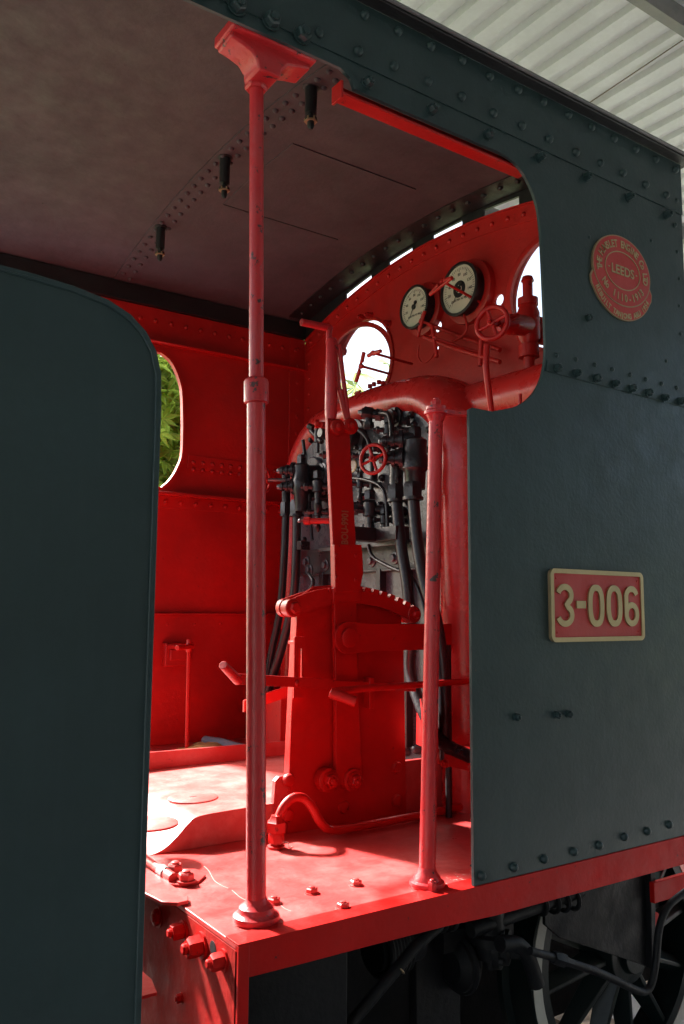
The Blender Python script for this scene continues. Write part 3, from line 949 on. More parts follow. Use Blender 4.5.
# brass oval plate on the backhead
mb = MB(); c = ox(351, 466, XB); mb.plate([circ(c.y, c.z, .050, 32, .034)], YZ, XB - .004, XB, 'brass')
mb.plate([circ(c.y, c.z, .045, 32, .029)], YZ, XB - .0055, XB - .004, 'cream'); mb.build('maker_plate', bh)
# round mud plug
mb = MB(); c = ox(323, 475, XB); mb.mark().lathe(c, NX, [(0, .06), (.012, .06), (.016, .05)], 'backhead', 32)
c = ox(349, 453, XB); mb.mark().lathe(c, NX, [(0, .05), (.012, .05), (.016, .04)], 'backhead', 32); mb.each('plug_cover', bh)
c = ox(314, 478, XB); MB().lathe(c, NX, [(0, .105), (.014, .105), (.02, .098), (.02, .05), (.05, .05)], 'backhead', 40).build('valve_flange', bh)
# tray shelf over the fire door
mb = MB(); zs = ox(340, 545, 2.06).z
y0, y1 = ox(430, 545, 2.06).y, ox(291, 545, 2.06).y
y1 -= .16
mb.box(2.12, XB, .86, y1, zs - .008, zs, K); mb.box(2.114, 2.12, .86, y1, zs - .016, zs + .003, K)
mb.box(2.07, 2.12, ox(300, 540, 2.07).y - .01, ox(300, 540, 2.07).y + .03, zs, zs + .04, K)
q = ox(372, 538, 2.06); mb.box(2.06, 2.13, q.y - .16, q.y + .035, zs, zs + .055, K); mb.box(1.925, 2.06, q.y - .03, q.y + .035, zs, zs + .055, K)
mb.build('drip_tray', bh, bev=.002)
mb = MB(); zb_ = ox(340, 572, XB).z
mb.box(XB - .02, XB, .74, 1.80, zb_, zb_ + .115, K)
mb.box(XB - .03, XB, .74, 1.80, zb_ - .01, zb_, K)
for px, py in ((310, 570), (307, 562), (372, 561), (395, 558), (326, 565)):
    q = ox(px, py, XB - .02); mb.lathe(q, NX, [(0, .028), (.006, .028), (.007, .016), (.02, .016)], 'backhead', 18)
for yy_ in (1.58, 1.35, 1.13, .95):
    mb.box(XB - .035, XB, yy_ - .015, yy_ + .015, .2, zb_, K)
mb.build('fire_door_frame', bh, bev=.002)
pipe([ox(x, y, X) for x, y, X in ((308, 573, 2.12), (313, 583, 2.11), (306, 596, 2.1), (300, 610, 2.1))], .010, K, 'copper_pipe', bh)
# red wedge cover at the foot
mb = MB(); a = [ox(417, 700, 2.11), ox(432, 694, 1.9), ox(434, 752, 1.9), ox(416, 744, 2.11)]
mb.add(a + [p + V((.02, 0, 0)) for p in a], [(0, 1, 2, 3), (7, 6, 5, 4), (0, 4, 5, 1), (1, 5, 6, 2), (2, 6, 7, 3), (3, 7, 4, 0)], 'red'); mb.build('foot_cover', bh)
mb = MB(); mb.box(2.08, 2.5, .44, .66, .23, .245, 'red'); mb.box(2.08, 2.09, .44, .66, .19, .245, 'red')
mb.bolt((2.08, .60, .20), NX, .014, .018, 'red'); mb.bolt((2.08, .46, .21), NX, .014, .018, 'red'); mb.build('pipe_bracket', loco, bev=.002)

# ---- red stop valve behind the cab opening
c = ox(492, 323, 1.97)
sv = MB()
YV = .40
body0 = oy(536, 323, .42)
c = oy(492, 323, .36); b0 = V((body0.x, .46, body0.z))
ax = (b0 - c)
sv.lathe(c, ax, [(0, .012), (.05, .012), (.052, .03), (.08, .03), (.082, .022), (.12, .028), (.15, .04), (ax.length, .04)], 'red', 20)
sv.lathe(b0 - UP * .22, UP, [(0, .022), (.09, .022), (.092, .040), (.14, .040), (.142, .030), (.17, .045), (.27, .045), (.30, .034), (.302, .040), (.33, .040), (.332, .02), (.40, .02), (.402, .026), (.42, .02)], 'red', 20)
sv.hex(c + ax * .45, ax, .042, .05, 'red')
sv.lathe(b0, V((1, .2, 0)), [(0, .038), (.05, .038), (.052, .052), (.07, .052), (.072, .036), (.2, .036)], 'red', 20)
svo = sv.build('stop_valve', loco)
handwheel(c, V((-.93, -.36, .05)), .060, .0095, 'red', svo, 4, .35)
pipe([oy(x, y, Y) for x, y, Y in ((487, 345, .37), (486, 365, .37), (488, 385, .37), (492, 420, .38), (494, 470, .4))], .012, 'red', 'steam_pipe')
pipe([b0 - UP * .2, b0 - UP * .4, b0 - UP * .8], .020, 'red', 'steam_pipe')
pipe([oy(x, y, .36) for x, y in ((499, 329), (508, 321), (518, 316))], .010, 'red', 'valve_lever', svo)
q = oy(520, 398, .3); pipe([q - UP * .3, q + UP * .015], .007, 'red', 'copper_pipe')
q = oy(517, 370, .40)

# ---- floor
mb = MB()
mb.box(.93, XF + .2, .0, YF, -.012, .0, 'red_floor')
floor = mb.build('cab_floor', loco, bev=.002)
# raised middle floor with curved rear end
prof = [(1.015, .0), (1.04, .003), (1.075, .016), (1.115, .045), (1.15, .078), (1.185, .096), (1.30, .101), (1.47, .103)]
pr = smooth2(prof, 4)
outl = [(1.015, .001)] + pr[1:] + [(2.3, .103), (2.3, .001)]
mb = MB(); mb.plate([outl], XZ, .762, 1.575, 'red_dusty_glare'); mid = mb.build('raised_floor', floor, bev=.004)
mb = MB(); mb.plate([[(1.455, .101), (1.46, .175), (1.475, .188), (1.51, .190), (2.3, .19), (2.3, .001), (1.455, .001)]], XZ, .757, .778, 'red_floor')
mb.build('kick_plate', floor, bev=.008)
mb = MB()
mb.plate([[(.94, .0), (2.3, .0), (2.3, .160), (.94, .172)]], XZ, 1.556, 1.57, 'red_floor')
mb.box(.94, 2.49, 1.57, YF - .001, .05, .07, 'red_floor')
mb.build('side_platform', floor, bev=.002)
mb = MB()
for x, y, r in ((193, 797, .085), (150, 823, .085)):
    q = oz(x, y, .104)
    mb.mark().lathe(V((q.x, q.y, .098)), V((-.01, 0, 1)), [(0, r), (.006, r), (.0075, r - .003)], 'red_dusty_glare', 48)
    if y < 810: mb.box(q.x - .012, q.x + .012, q.y - .004, q.y + .004, .105, .1062, 'black')
mb.each('cover_disc', floor)
mb = MB()
for x, y, r in ((312, 893, .016), (356, 885, .016), (343, 908, .016), (274, 903, .017), (160, 872, .016)):
    mb.bolt(oz(x, y, .0), UP, r, .012, 'red_floor', random.random())
for x, y in ((175, 872), (186, 881)):
    mb.bolt(oz(x, y, .009), UP, .022, .020, 'red_floor', .4 + random.random())
q = oz(183, 880, 0)
mb.each('floor_bolt', floor)
mb = MB(); mb.lathe(V((1.01, .51, 0)), UP, [(0, .075), (.007, .075), (.009, .07)], 'red_floor', 8, rot=.4)
mb.build('washer_plate', floor)
mb = MB()
for q, r in ((oz(476, 866, .001), .018), (oz(172, 852, .001), .0)):
    if r: mb.lathe(q + UP * .0, UP, [(0, r), (.001, r)], 'black', 20)
mb.build('drain_hole', floor)
mb = MB(); rf = random.Random(4)
for k in range(26):
    x, y = rf.gauss(455, 8), rf.gauss(878, 4.5)
    q = oz(x, y, .001); a = rf.uniform(0, 6.3); l = rf.uniform(.002, .007)
    mb.add([q + V((math.cos(a + t) * l * sc_, math.sin(a + t) * l * sc_, .0006)) for t, sc_ in ((0, 1), (1.7, .35), (3.1, .9), (4.6, .3))], [(0, 1, 2, 3)], 'offwhite')
mb.build('flaked_paint', floor)
mb = MB()
for pts in (((204, 866), (209, 871), (214, 880), (221, 885), (228, 888)), ((232, 890), (240, 897), (248, 901)), ((279, 903), (284, 908), (291, 911))):
    q = [oz(x, y, .0004) for x, y in pts]
    ribbon(mb.mark(), smooth2([(p.x, p.y) for p in q], 5), .0015, XY, .0, .0006, 'scratch')
mb.each('scratch_mark', floor)
# hinge rod of the fall plate
mb = MB(); mb.cyl((.978, 1.2, .015), (.978, .47, .015), .015, 'red_floor')
mb.cyl((.978, .56, .015), (.978, .52, .015), .018, 'steel'); mb.build('hinge', floor)
mb = MB()
fp = [(.958, 1.5), (.958, .33), (.945, .300), (.915, .298), (.885, .33), (.872, .42), (.80, .55), (.66, .60), (.66, 1.5)]
mb.plate([fp], XY, .003, .012, 'red_floor'); mb.build('fall_plate', floor, bev=.002)

# ---- near edge valance, drag box plate
mb = MB()
mb.plate([[(.937, .0), (1.2, .0), (3.4, .0), (3.4, -.088), (1.72, -.085), (1.55, -.078), (1.30, -.075), (1.10, -.074), (.937, -.072)]], XZ, -.004, .008, 'red_frame')
mb.box(.93, 3.4, -.004, .06, -.0005, .003, 'red_frame')
mb.build('valance', loco, bev=.002)
mb = MB()
mb.box(.930, .9365, .0, YF, -.62, -.013, 'red_grimy')
mb.box(.930, .958, -.006, .012, -.62, -.001, 'red_frame')
drag = mb.build('drag_plate', loco, bev=.002)
for x, y, r, hh in ((184, 930, .020, .03), (202, 945, .025, .035), (224, 960, .020, .03), (158, 917, .022, .012), (181, 998, .011, .012)):
    q = ox(x, y, .93)
    mb = MB(); mb.bolt(q, NX, r, hh, 'red_frame', random.random()); mb.build('hex_bolt', drag)
mb = MB(); q = ox(213, 948, .93); mb.lathe(q, NX, [(0, .016), (.001, .016)], 'black', 16); mb.build('drilled_hole', drag)

# ---- handrail posts
def post(base, top, r0, r1, split, name_label, kind):
    b, t = V(base), V(top); d = (t - b); L = d.length; d.normalize()
    mb = MB()
    if kind == 'rear':
        mb.lathe(b, d, [(0, r0), (L * split, r0 * .98), (L * split + .001, r1), (L, r1)], 'red_post', 28)
        p = mb.build('handrail_post', loco, label=name_label)
        mb = MB(); mb.lathe(b + d * (L * split - .035), d, [(0, r0 * 1.02), (.003, r0 * 1.3), (.058, r0 * 1.3), (.064, r0 * 1.18), (.070, r1)], 'red_post', 28); mb.build('collar', p)
        mb = MB(); mb.lathe(b - UP * .0, UP, [(0, .055), (.008, .058), (.016, .056), (.021, .047), (.026, .044), (.034, .042), (.040, .034), (.046, .028), (.056, r0)], 'red_post', 32); mb.build('base_flange', p)
    else:
        mb.lathe(b, d, [(0, r0), (L, r1)], 'red_post', 28)
        p = mb.build('handrail_post', loco, label=name_label)
        mb = MB(); mb.lathe(b, UP, [(0, .048), (.007, .050), (.014, .048), (.018, .039), (.026, .036), (.036, .028), (.05, r0)], 'red_post', 32)
        mb.bolt(b + V((-.02, -.045, .0)), UP, .013, .022, 'red_post'); mb.build('base_flange', p)
    return p


b1 = oz(256, 921, 0); t1 = oy(256.5, 70, b1.y)
p1 = post((b1.x, b1.y, 0), t1, .0245, .0188, .598, 'tall post standing at the rear floor corner', 'rear')
b2 = oz(427, 886, 0); t2 = oy(436, 412, b2.y)
p2 = post((b2.x, b2.y, 0), t2, .023, .0205, 1, 'shorter post standing beside the side sheet', 'front')
mb = MB()
mb.lathe(t2 - UP * .03, UP, [(0, .021), (.02, .030), (.022, .036), (.032, .036), (.034, .030), (.046, .030)], 'red_post', 24)
mb.bolt(t2 + UP * .016, UP, .016, .018, 'red_post')
mb.plate([[(t2.x - .01, t2.y - .032), (t2.x - .035, t2.y), (t2.x - .01, t2.y + .032), (t2.x + .08, .05), (t2.x + .11, .05), (t2.x + .11, .012), (t2.x + .05, t2.y - .03)]], XY, t2.z - .008, t2.z + .006, 'red_post')
mb.build('top_bracket', p2, bev=.001)
# rear post head casting
mb = MB()
T = t1
za = 2.232
mb.plate([[(T.x - .112, za), (T.x - .115, za - .036), (T.x - .085, za - .042), (T.x - .055, za - .052), (T.x - .038, za - .072), (T.x - .034, za - .092), (T.x + .034, za - .092), (T.x + .038, za - .070), (T.x + .055, za - .050), (T.x + .09, za - .040), (T.x + .125, za - .034), (T.x + .125, za)]], XZ, .034, .115, 'red_post')
mb.box(T.x - .120, T.x + .132, .012, .125, za - .022, za + .01, 'red_post')
mb.lathe(V((T.x, T.y, za - .102)), UP, [(0, .027), (.005, .033), (.05, .036)], 'red_post', 6)
mb.build('head_casting', p1, bev=.006)

# ---- reverser stand, quadrant and lever
YS = .78
mb = MB()
pts = [(1.505, .0), (1.515, .40), (1.535, .79), (1.60, .83), (1.76, .845), (1.90, .82), (1.99, .76), (2.005, .60), (2.018, .0)]
mb.plate([pts], XZ, YS - .03, YS - .018, 'red')
stand = mb.build('reverser_stand', loco, bev=.002)
mb = MB()
mb.plate([[(1.505, .0), (1.535, .79), (1.60, .82), (1.60, .80), (1.55, .76), (1.53, .0)]], XZ, YS - .018, YS + .012, 'red')
mb.build('stand_web', stand, bev=.002)
mb = MB()
for x, y in ((288, 780), (287, 815), (343, 807), (396, 767), (396, 800)):
    q = oy(x, y, YS - .03); mb.mark().lathe(q, NY, [(0, .022), (.008, .022), (.014, .018), (.016, .008)], 'red', 20)
mb.each('bolt_head', stand)
piv = oy(351, 779, .72); piv = V((1.742, 0, .165))
def quad(y0, y1):
    mb = MB(); o = []; i_ = []
    R1, R0 = .668, .608
    n = 72
    a0, a1 = 112.5, 62.5
    for i in range(n + 1):
        t = a0 + (a1 - a0) * i / n
        R = R1
        if t < 99 and t > 63.5:
            ph = (t * 1.0 / 3.4) % 1
            R = R1 - (.018 if ph < .32 else 0)
        o.append((piv.x + R * math.cos(math.radians(t)), piv.z + R * math.sin(math.radians(t))))
    o2 = []
    for i in range(240):
        t = a0 + (a1 - a0) * i / 239; R = R1
        if 63.5 < t < 99 and (t / 3.4) % 1 < .34: R = R1 - .017
        o2.append((piv.x + R * math.cos(math.radians(t)), piv.z + R * math.sin(math.radians(t))))
    for i in range(40):
        t = a1 + (a0 - a1) * i / 39
        i_.append((piv.x + R0 * math.cos(math.radians(t)), piv.z + R0 * math.sin(math.radians(t))))
    mb.plate([o2 + i_], XZ, y0, y1, 'red')
    return mb
quad(YS - .062, YS - .045).build('quadrant', stand, bev=.001)
q2 = quad(YS - .012, YS + .003); q2.build('quadrant', stand, bev=.001)
mb = MB()
R = .638
for t, s in ((112.5, 1.0), (63.0, .8)):
    c = V((piv.x + R * math.cos(math.radians(t)), 0, piv.z + R * math.sin(math.radians(t))))
    mb.mark(); mb.lathe(V((c.x, YS + .006, c.z)), NY, [(0, .032), (.022, .032), (.023, .029), (.04, .029), (.041, .032), (.068, .032), (.072, .029)], 'red', 28)
    mb.hex(V((c.x, YS - .064, c.z)), NY, .02 * s, .018, 'red')
mb.each('distance_boss', stand)
# lever
YL0, YL1 = YS - .050, YS - .020
mb = MB()
P = lambda x, y: (oy(x, y, YS - .06).x, oy(x, y, YS - .06).z)
low = [P(336, 785), P(336, 690), P(334, 600), P(333, 540), P(328, 432), P(328, 418), P(350, 430), P(351, 455), P(356, 540), P(357, 600), P(358, 690), P(363, 785)]
mb.plate([low[:1] + [P(340, 792), P(352, 794)][:0] + low[1:]], XZ, YL0 - .010, YL0 + .010, 'red')
lever = mb.build('reversing_lever', loco, bev=.003)
mb = MB()
mb.plate([[P(332, 592), P(331, 545), P(358, 545), P(359, 555), P(360, 572), P(356, 592)]], XZ, YL0 - .032, YL0 - .010, 'red')
mb.plate([[P(331, 588), P(331, 603), P(358, 600), P(358, 588)]], XZ, YL0 - .026, YL0 - .010, 'red')
for x, y in ((333, 556), (352, 556), (333, 578), (352, 580)):
    mb.rivet(V((P(x, y)[0], YL0 - .032, P(x, y)[1])), NY, .008, 'red')
mb.build('latch_box', lever, bev=.002)
mb = MB()
a, b = oy(331, 412, YS - .05), oy(332, 338, YS - .05)
mb.lathe(a - (b - a) * .10, b - a, [(0, .020), (.03, .023), ((b - a).length * 1.04, .0215), ((b - a).length * 1.08, .018), ((b - a).length * 1.10, .010)], 'red_post', 22)
mb.build('hand_grip', lever)
mb = MB()
a = oy(329, 345, YS - .03); b = oy(329, 328, YS - .03); c = oy(301, 322, YS - .03)
mb.tube([a, b + (a - b) * .3, b, b + (c - b) * .12, c], .0115, 'red_post', 14, False); mb.cyl(b + (c - b) * .1, c, .0135, 'red_post')
mb.torus(b + (b - a) * .0, NY, .004, .011, 'red_post', 16, 8)
mb.build('latch_handle', lever)
mb = MB()
a, b = oy(339, 345, YS - .06), oy(349, 425, YS - .06)
mb.tube([a, a + (b - a) * .5, b], .009, 'red_post', 12); mb.tube([oy(340, 390, YS - .055), oy(348, 424, YS - .055)], .012, 'red_post')
for x, y in ((335, 428), (348, 427)):
    q = oy(x, y, YS - .05); mb.lathe(q, NY, [(0, .030), (.022, .030), (.024, .026), (.024, .014), (.032, .013), (.036, .007)], 'red', 22)
mb.build('latch_rod', lever)
mb = MB()
for x, y in ((327, 780), (352, 780)):
    mb.mark()
    q = oy(x, y, YL0 - .01); q.y = YL0 - .02
    mb.lathe(q + V((0, .03, 0)), NY, [(0, .040), (.032, .040), (.034, .036)], 'red', 28); mb.bolt(q + V((0, -.005, 0)), NY, .024, .022, 'red', .2)
mb.each('pivot_bolt', lever)
mb = MB()
cst = oy(345, 527, YL0 - .01)
put_text(mb, 'BOU-9901', .040, lambda u, v, t: V((cst.x - v + .012, t, cst.z + u)), YL0 - .010, YL0 - .0125, 'brass', .0008, .72)
mb.build('cast_numbers', lever)
# reach rod
mb = MB()
a = oy(349, 638, .68); 
zc = .652
o = [(a.x + .056 * math.cos(math.radians(t)), zc + .056 * math.sin(math.radians(t))) for t in range(90, 271, 12)]
mb.plate([o + [(1.82, zc - .048), (2.46, zc - .052), (2.46, zc + .045), (1.82, zc + .048)]], XZ, .682, .696, 'red')
mb.lathe(V((a.x, .682, zc)), NY, [(0, .034), (.012, .034), (.015, .028)], 'red', 28)
mb.build('reach_rod', loco, bev=.003)
# crank handle with slotted guide (left)
mb = MB()
YH = .70
a, b, c = oy(330, 684, YH), oy(238, 679, YH), oy(223, 665, YH - .06)
mb.obox((a + b) / 2, (a - b), V((0, .012, 0)), V((0, 0, .034)), 'red')
a2 = oy(415, 688, YS - .045); mb.obox((a + a2) / 2, (a2 - a), V((0, .012, 0)), V((0, 0, .026)), 'red')
mb.cyl(b + V((.0, 0, -.004)), c, .017, 'red_post', .014); mb.rivet(oy(297, 683, YH - .006), NY, .010, 'red')
crank = mb.build('drain_cock_lever', loco, bev=.001)
mb = MB(); q = oy(300, 668, YH + .004)
mb.plate([[(q.x - .022, q.z - .1), (q.x - .022, q.z + .105), (q.x + .020, q.z + .105), (q.x + .020, q.z - .1)], [(q.x - .004, q.z - .045), (q.x + .008, q.z - .045), (q.x + .008, q.z + .065), (q.x - .004, q.z + .065)]], XZ, YH + .006, YH + .014, 'red')
mb.box(q.x - .022, q.x + .02, YH + .014, YS - .03, q.z + .08, q.z + .09, 'red')
mb.build('slotted_guide', crank, bev=.001)
mb = MB(); q = oy(363, 695, .70); mb.box(q.x + .03, q.x + .05, .70, .74, q.z - .05, q.z + .06, 'red'); mb.build('guide_stud', crank, bev=.002)
# second crank handle running under the side sheet
mb = MB()
Y2 = .60
pts = [oy(500, 676, Y2), oy(468, 681, Y2), oy(400, 686, Y2), oy(346, 690, Y2), oy(333, 693, Y2), oy(334, 697, Y2 - .02)]
mb.tube(pts, .012, 'red', 14)
mb.cyl(oy(330, 692, Y2 - .005), oy(356, 702, Y2 - .055), .0175, 'red')
mb.build('cylinder_cock_handle', loco)
mb = MB(); a, b = oy(262, 700, 1.3), oy(280, 694, 1.3)
mb.obox((a + b) / 2, (b - a) * 3, V((0, .012, 0)), V((0, 0, .045)), 'red'); mb.build('damper_rod', loco)
mb = MB(); mb.box(1.97, 2.06, 1.60, 1.80, .10, .36, 'red'); mb.build('corner_box', loco, bev=.003)
# ---- curved pipe on the floor
mb = MB()
yp = .627
f = lambda x, y, Y=yp: oy(x, y, Y)
mb.tube([f(277, 832), f(278, 820), f(284, 806), f(293, 798), f(303, 798), f(312, 807), f(319, 820), f(328, 829), f(345, 829), f(372, 824), f(400, 819), f(432, 813, .64), f(455, 808, .66), f(500, 798, .66)], .0145, 'red', 16)
bp_ = mb.build('brake_pipe', loco)
q = oz(276, 848, 0)
mb = MB(); mb.lathe(q, UP, [(0, .028), (.008, .028), (.012, .017), (.02, .017)], 'red', 20)
mb.hex(q + UP * .018, UP, .026, .032, 'red', .2); mb.lathe(q + UP * .05, UP, [(0, .032), (.03, .032), (.036, .024), (.05, .018)], 'red', 6, rot=.5)
mb.build('union_nut', bp_)
mb = MB(); mb.tube([q + V((.02, -.01, .02)), q + V((.035, -.02, .012)), q + V((.03, -.03, .003)), q + V((.05, -.02, .002))], .0015, 'offwhite', 6); mb.build('split_pin', bp_)

# ---- far platform: lever with T handle, box
mb = MB(); q = oy(187, 744, 2.0); tpt = oy(189, 648, 2.0)
mb.cyl(V((q.x, 2.0, .07)), tpt, .010, 'red', seg=12); mb.lathe(tpt - UP * .02, UP, [(0, .014), (.02, .02), (.03, .014), (.06, .012)], 'red', 14)
mb.cyl(tpt + V((.02, 0, .008)), oy(177, 648, 1.93), .012, 'red', seg=12); mb.cyl(tpt + V((0, 0, .0)), tpt + V((.0, .28, -.0)), .012, 'red', seg=12)
mb.build('sand_lever', loco)
mb = MB(); a, b = oy(165, 643, 2.25), oy(189, 666, 2.25); mb.box(a.x, b.x, 2.24, 2.29, b.z, a.z, 'red_wall'); mb.box(a.x + .02, b.x - .02, 2.225, 2.24, b.z + .03, a.z - .03, 'red_wall')
mb.build('gear_box', loco, bev=.006)

# ---- under the floor
U = 'under_black'
mb = MB(); mb.box(.965, 1.27, .055, .9, -.80, -.02, U); mb.box(.965, 1.30, .05, .06, -.55, -.50, U); mb.build('rear_frame_box', loco, bev=.004)
mb = MB(); mb.box(.97, 4.0, .78, .80, -.92, -.02, U); mb.box(.97, 4.0, 1.5, 1.52, -.55, -.02, U)
mb.build('main_frames', loco, bev=.003)
mb = MB(); mb.box(1.1, 2.5, .82, 1.48, -.95, -.02, U); mb.build('ash_pan', loco)
a, b = oy(654, 883, .2), oy(654, 904, .2)
mb = MB(); mb.box(a.x, 4.4, .2, .22, b.z, a.z, 'red_frame'); mb.build('running_board_edge', loco, bev=.002)
mb = MB()
q = oy(372, 950, .30)
for i in range(7):
    mb.torus(V((q.x + .012 * i + .02, .30, q.z)), V((1, 0, 0)), .075, .010, U, 28, 8)
mb.lathe(V((q.x + .0, .30, q.z)), V((1, 0, 0)), [(0, .06), (.16, .06)], U, 24); mb.build('hose_coil', loco)
pipe([oy(x, y, .12) for x, y in ((345, 1030), (372, 998), (400, 965), (418, 944), (440, 925))], .016, U, 'rubber_hose')
a = oy(399, 969, .12)
mb = MB(); mb.torus(a, V((1, 0, 1)), .0165, .0025, 'brass_dull', 16, 6); mb.build('hose_clip', loco)
mb = MB(); a = oy(432, 980, .35); mb.box(a.x - .08, a.x + .1, .33, .37, -.8, -.05, U); mb.build('spring_hanger', loco, bev=.004)
# brake ejector valve body
mb = MB(); q = oy(490, 958, .22)
mb.lathe(V((q.x, .22, -.03)), -UP, [(0, .05), (.02, .05), (.03, .06), (.10, .062), (.12, .045), (.20, .046), (.21, .058), (.235, .058), (.24, .045), (.28, .04), (.285, .02), (.31, .018)], U, 26)
q2_ = oy(505, 945, .20)
d = (q2_ - V((q.x, .22, q2_.z))).normalized()
d = V((.55, -.83, .0))
mb.lathe(V((q.x - .0, .24, q2_.z)), d, [(0, .04), (.03, .042), (.032, .065), (.052, .065), (.054, .05), (.075, .05), (.08, .03), (.11, .028)], U, 26)
for i in range(4):
    an = PI / 2 * i + .5; dd, u, w = frame(d); mb.hex(V((q.x, .24, q2_.z)) + d * .05 + (u * math.cos(an) + w * math.sin(an)) * .054, d, .011, .016, U)
vb = mb.build('ejector_valve', loco)
mb = MB(); q3 = oy(464, 962, .3); mb.lathe(q3, V((-1, 0, 0)), [(-.03, .05), (.0, .078), (.02, .082), (.04, .078), (.06, .05)], U, 28); mb.torus(q3 + V((-.02, 0, 0)), V((1, 0, 0)), .08, .01, U, 30, 8)
mb.box(q3.x - .1, q3.x + .2, .28, .32, q3.z + .05, q3.z + .11, U); mb.build('diaphragm', vb)
pipe([oy(x, y, .14) for x, y in ((500, 944), (516, 944), (526, 953), (532, 968), (537, 985))], .024, U, 'rubber_hose', vb)
mb = MB()
for x in (440, 450, 540, 552, 562, 572):
    q = oy(x, 905 - (x - 440) * .14, .2); mb.torus(V((q.x, .2, q.z - .04)), V((1, 0, 0)), .03, .008, U, 20, 6)
mb.cyl(oy(470, 930, .2) , oy(580, 890, .2), .024, U); mb.build('coupling_pipe', vb)
pipe([oy(x, y, .10) for x, y in ((530, 951), (552, 957), (560, 962))], .012, U, 'copper_pipe')
pp = [oy(x, y, .10) for x, y in ((552, 957), (568, 962), (600, 973), (636, 990), (646, 991), (652, 982), (656, 960), (659, 930), (667, 908), (684, 893), (705, 880))]
pipe(pp, .0125, U, 'copper_pipe')
mb = MB(); a, b = oy(553, 957, .1), oy(568, 962, .1); mb.lathe(a, b - a, [(0, .018), (.02, .022), (.05, .022), (.055, .016), (.09, .014)], U, 6); mb.build('union_nut', loco)
# dark guard plate
mb = MB()
G = lambda x, y: (oy(x, y, .24).x, oy(x, y, .24).z)
mb.plate([[(G(545, 900)[0], -.09), (G(650, 860)[0], -.09), (G(649, 890)[0], -.1), G(648, 967), G(622, 958), G(560, 938), G(545, 925)]], XZ, .24, .252, U)
mb.plate([[(G(646, 890)[0], -.085), (G(651, 890)[0], -.085), G(650, 967), G(646, 967)]], XZ, .215, .24, U)
mb.build('guard_plate', loco, bev=.002)
mb = MB(); q = oy(650, 922, .26); mb.lathe(q, NY, [(0, .04), (.02, .04)], 'red_frame', 24); mb.build('axle_box_cap', loco)

# wheels
def wheel(cx, cz, cy, R, label=None, counter=True):
    mb = MB()
    prof = [(-.055, R - .085), (-.055, R - .060), (-.055, R - .005), (-.05, R), (.05, R + .005), (.06, R + .03), (.085, R + .03), (.085, R - .07)]
    nseg = 72
    mb.lathe(V((cx, cy, cz)), V((0, 1, 0)), prof + [prof[0]], 'wheel_green', nseg, cap=False)
    w = mb.build('driving_wheel', loco)
    mb = MB()
    ribbon(mb, circ(cx, cz, R - .027, 72), .042, XZ, cy - .058, cy - .054, 'offwhite', True); mb.build('white_rim', w)
    mb = MB()
    for i in range(12):
        a = 2 * PI * i / 12 + .16; e = V((math.cos(a), 0, math.sin(a))); t = V((-math.sin(a), 0, math.cos(a)))
        c0 = V((cx, cy, cz))
        p0, p1 = c0 + e * .08, c0 + e * (R - .075)
        vs = []
        for p, wd, th in ((p0, .05, .07), (p1, .030, .04)):
            vs += [p + t * wd, p - V((0, th, 0)) + t * .008, p - V((0, th, 0)) - t * .008, p - t * wd, p + V((0, .02, 0))]
        mb.add(vs, [(0, 1, 6, 5), (1, 2, 7, 6), (2, 3, 8, 7), (3, 4, 9, 8), (4, 0, 5, 9), (0, 4, 3, 2, 1), (5, 6, 7, 8, 9)], 'wheel_green')
    mb.lathe(V((cx, cy + .05, cz)), NY, [(0, .13), (.1, .12), (.14, .11), (.145, .07), (.17, .065)], 'wheel_green', 36)
    mb.build('spokes', w, bev=.003)
    return w


wc = oy(531.5, 975, .42)
RW = .50
wheel(wc.x + RW - .005, wc.z - .02, .47, RW)
wheel(wc.x + RW + 1.12, wc.z - .02, .47, RW)
wheel(wc.x + RW - .005, wc.z - .02, 1.83, RW)
RAILZ = wc.z - .02 - RW
# running gear behind the wheel
mb = MB(); mb.box(2.2, 4.0, .5, .55, -.2, -.03, U); mb.build('spring_beam', loco, bev=.004)
# near side cab footstep hanging bracket behind the drag box (dark)
mb = MB(); mb.box(1.27, 1.30, .40, .9, -.7, -.02, U); mb.build('stretcher_plate', loco, bev=.003)

# =================================================================== TENDER
tender = empty('tender', (-.6, 1.15, -1.22), 'dark green tender with rounded upper corner, standing just behind the red cab', 'tender')
xe, zt_ = .704, 1.443
o = [(-2.2, -.30), (-2.2, 1.455)] + [(-.3, 1.452), (.20, 1.447), (.40, 1.440), (.50, 1.432), (.575, 1.418), (.625, 1.396), (.662, 1.366), (.688, 1.325), (.700, 1.275), (xe, 1.20), (xe, -.75), (-.6, -.75)]
mb = MB(); mb.plate([o], XZ, .0, .010, 'green_dark'); mb.build('side_sheet', tender, bev=.003)
mb = MB()
ins = [(-2.2, 1.428)] + [(-.3, 1.425), (.20, 1.420), (.40, 1.413), (.49, 1.406), (.562, 1.393), (.612, 1.374), (.650, 1.346), (.676, 1.31), (.688, 1.27)]
edge = [(-.3, 1.449), (.20, 1.444), (.40, 1.437), (.50, 1.429), (.575, 1.415), (.625, 1.393), (.66, 1.363), (.685, 1.323), (.697, 1.275), (.700, 1.20), (.700, .6), (.700, -.1), (.700, -.6)]
ribbon(mb, edge, .014, XZ, -.005, .018, 'green_dark'); mb.build('edge_beading', tender, bev=.002)
mb = MB()
mb.mark().box(.690, .698, .010, .45, -.6, .95, 'green_dark')
mb.mark().box(-2.2, .69, YF - .01, YF, -.5, .25, 'green_dark'); mb.mark().box(-.9, -.88, .01, YF - .02, -.3, 1.2, 'green_dark')
mb.mark().box(.56, .62, .9, YF - .05, -.75, -.03, U)
mb.each('tank_plate', tender, bev=.002)
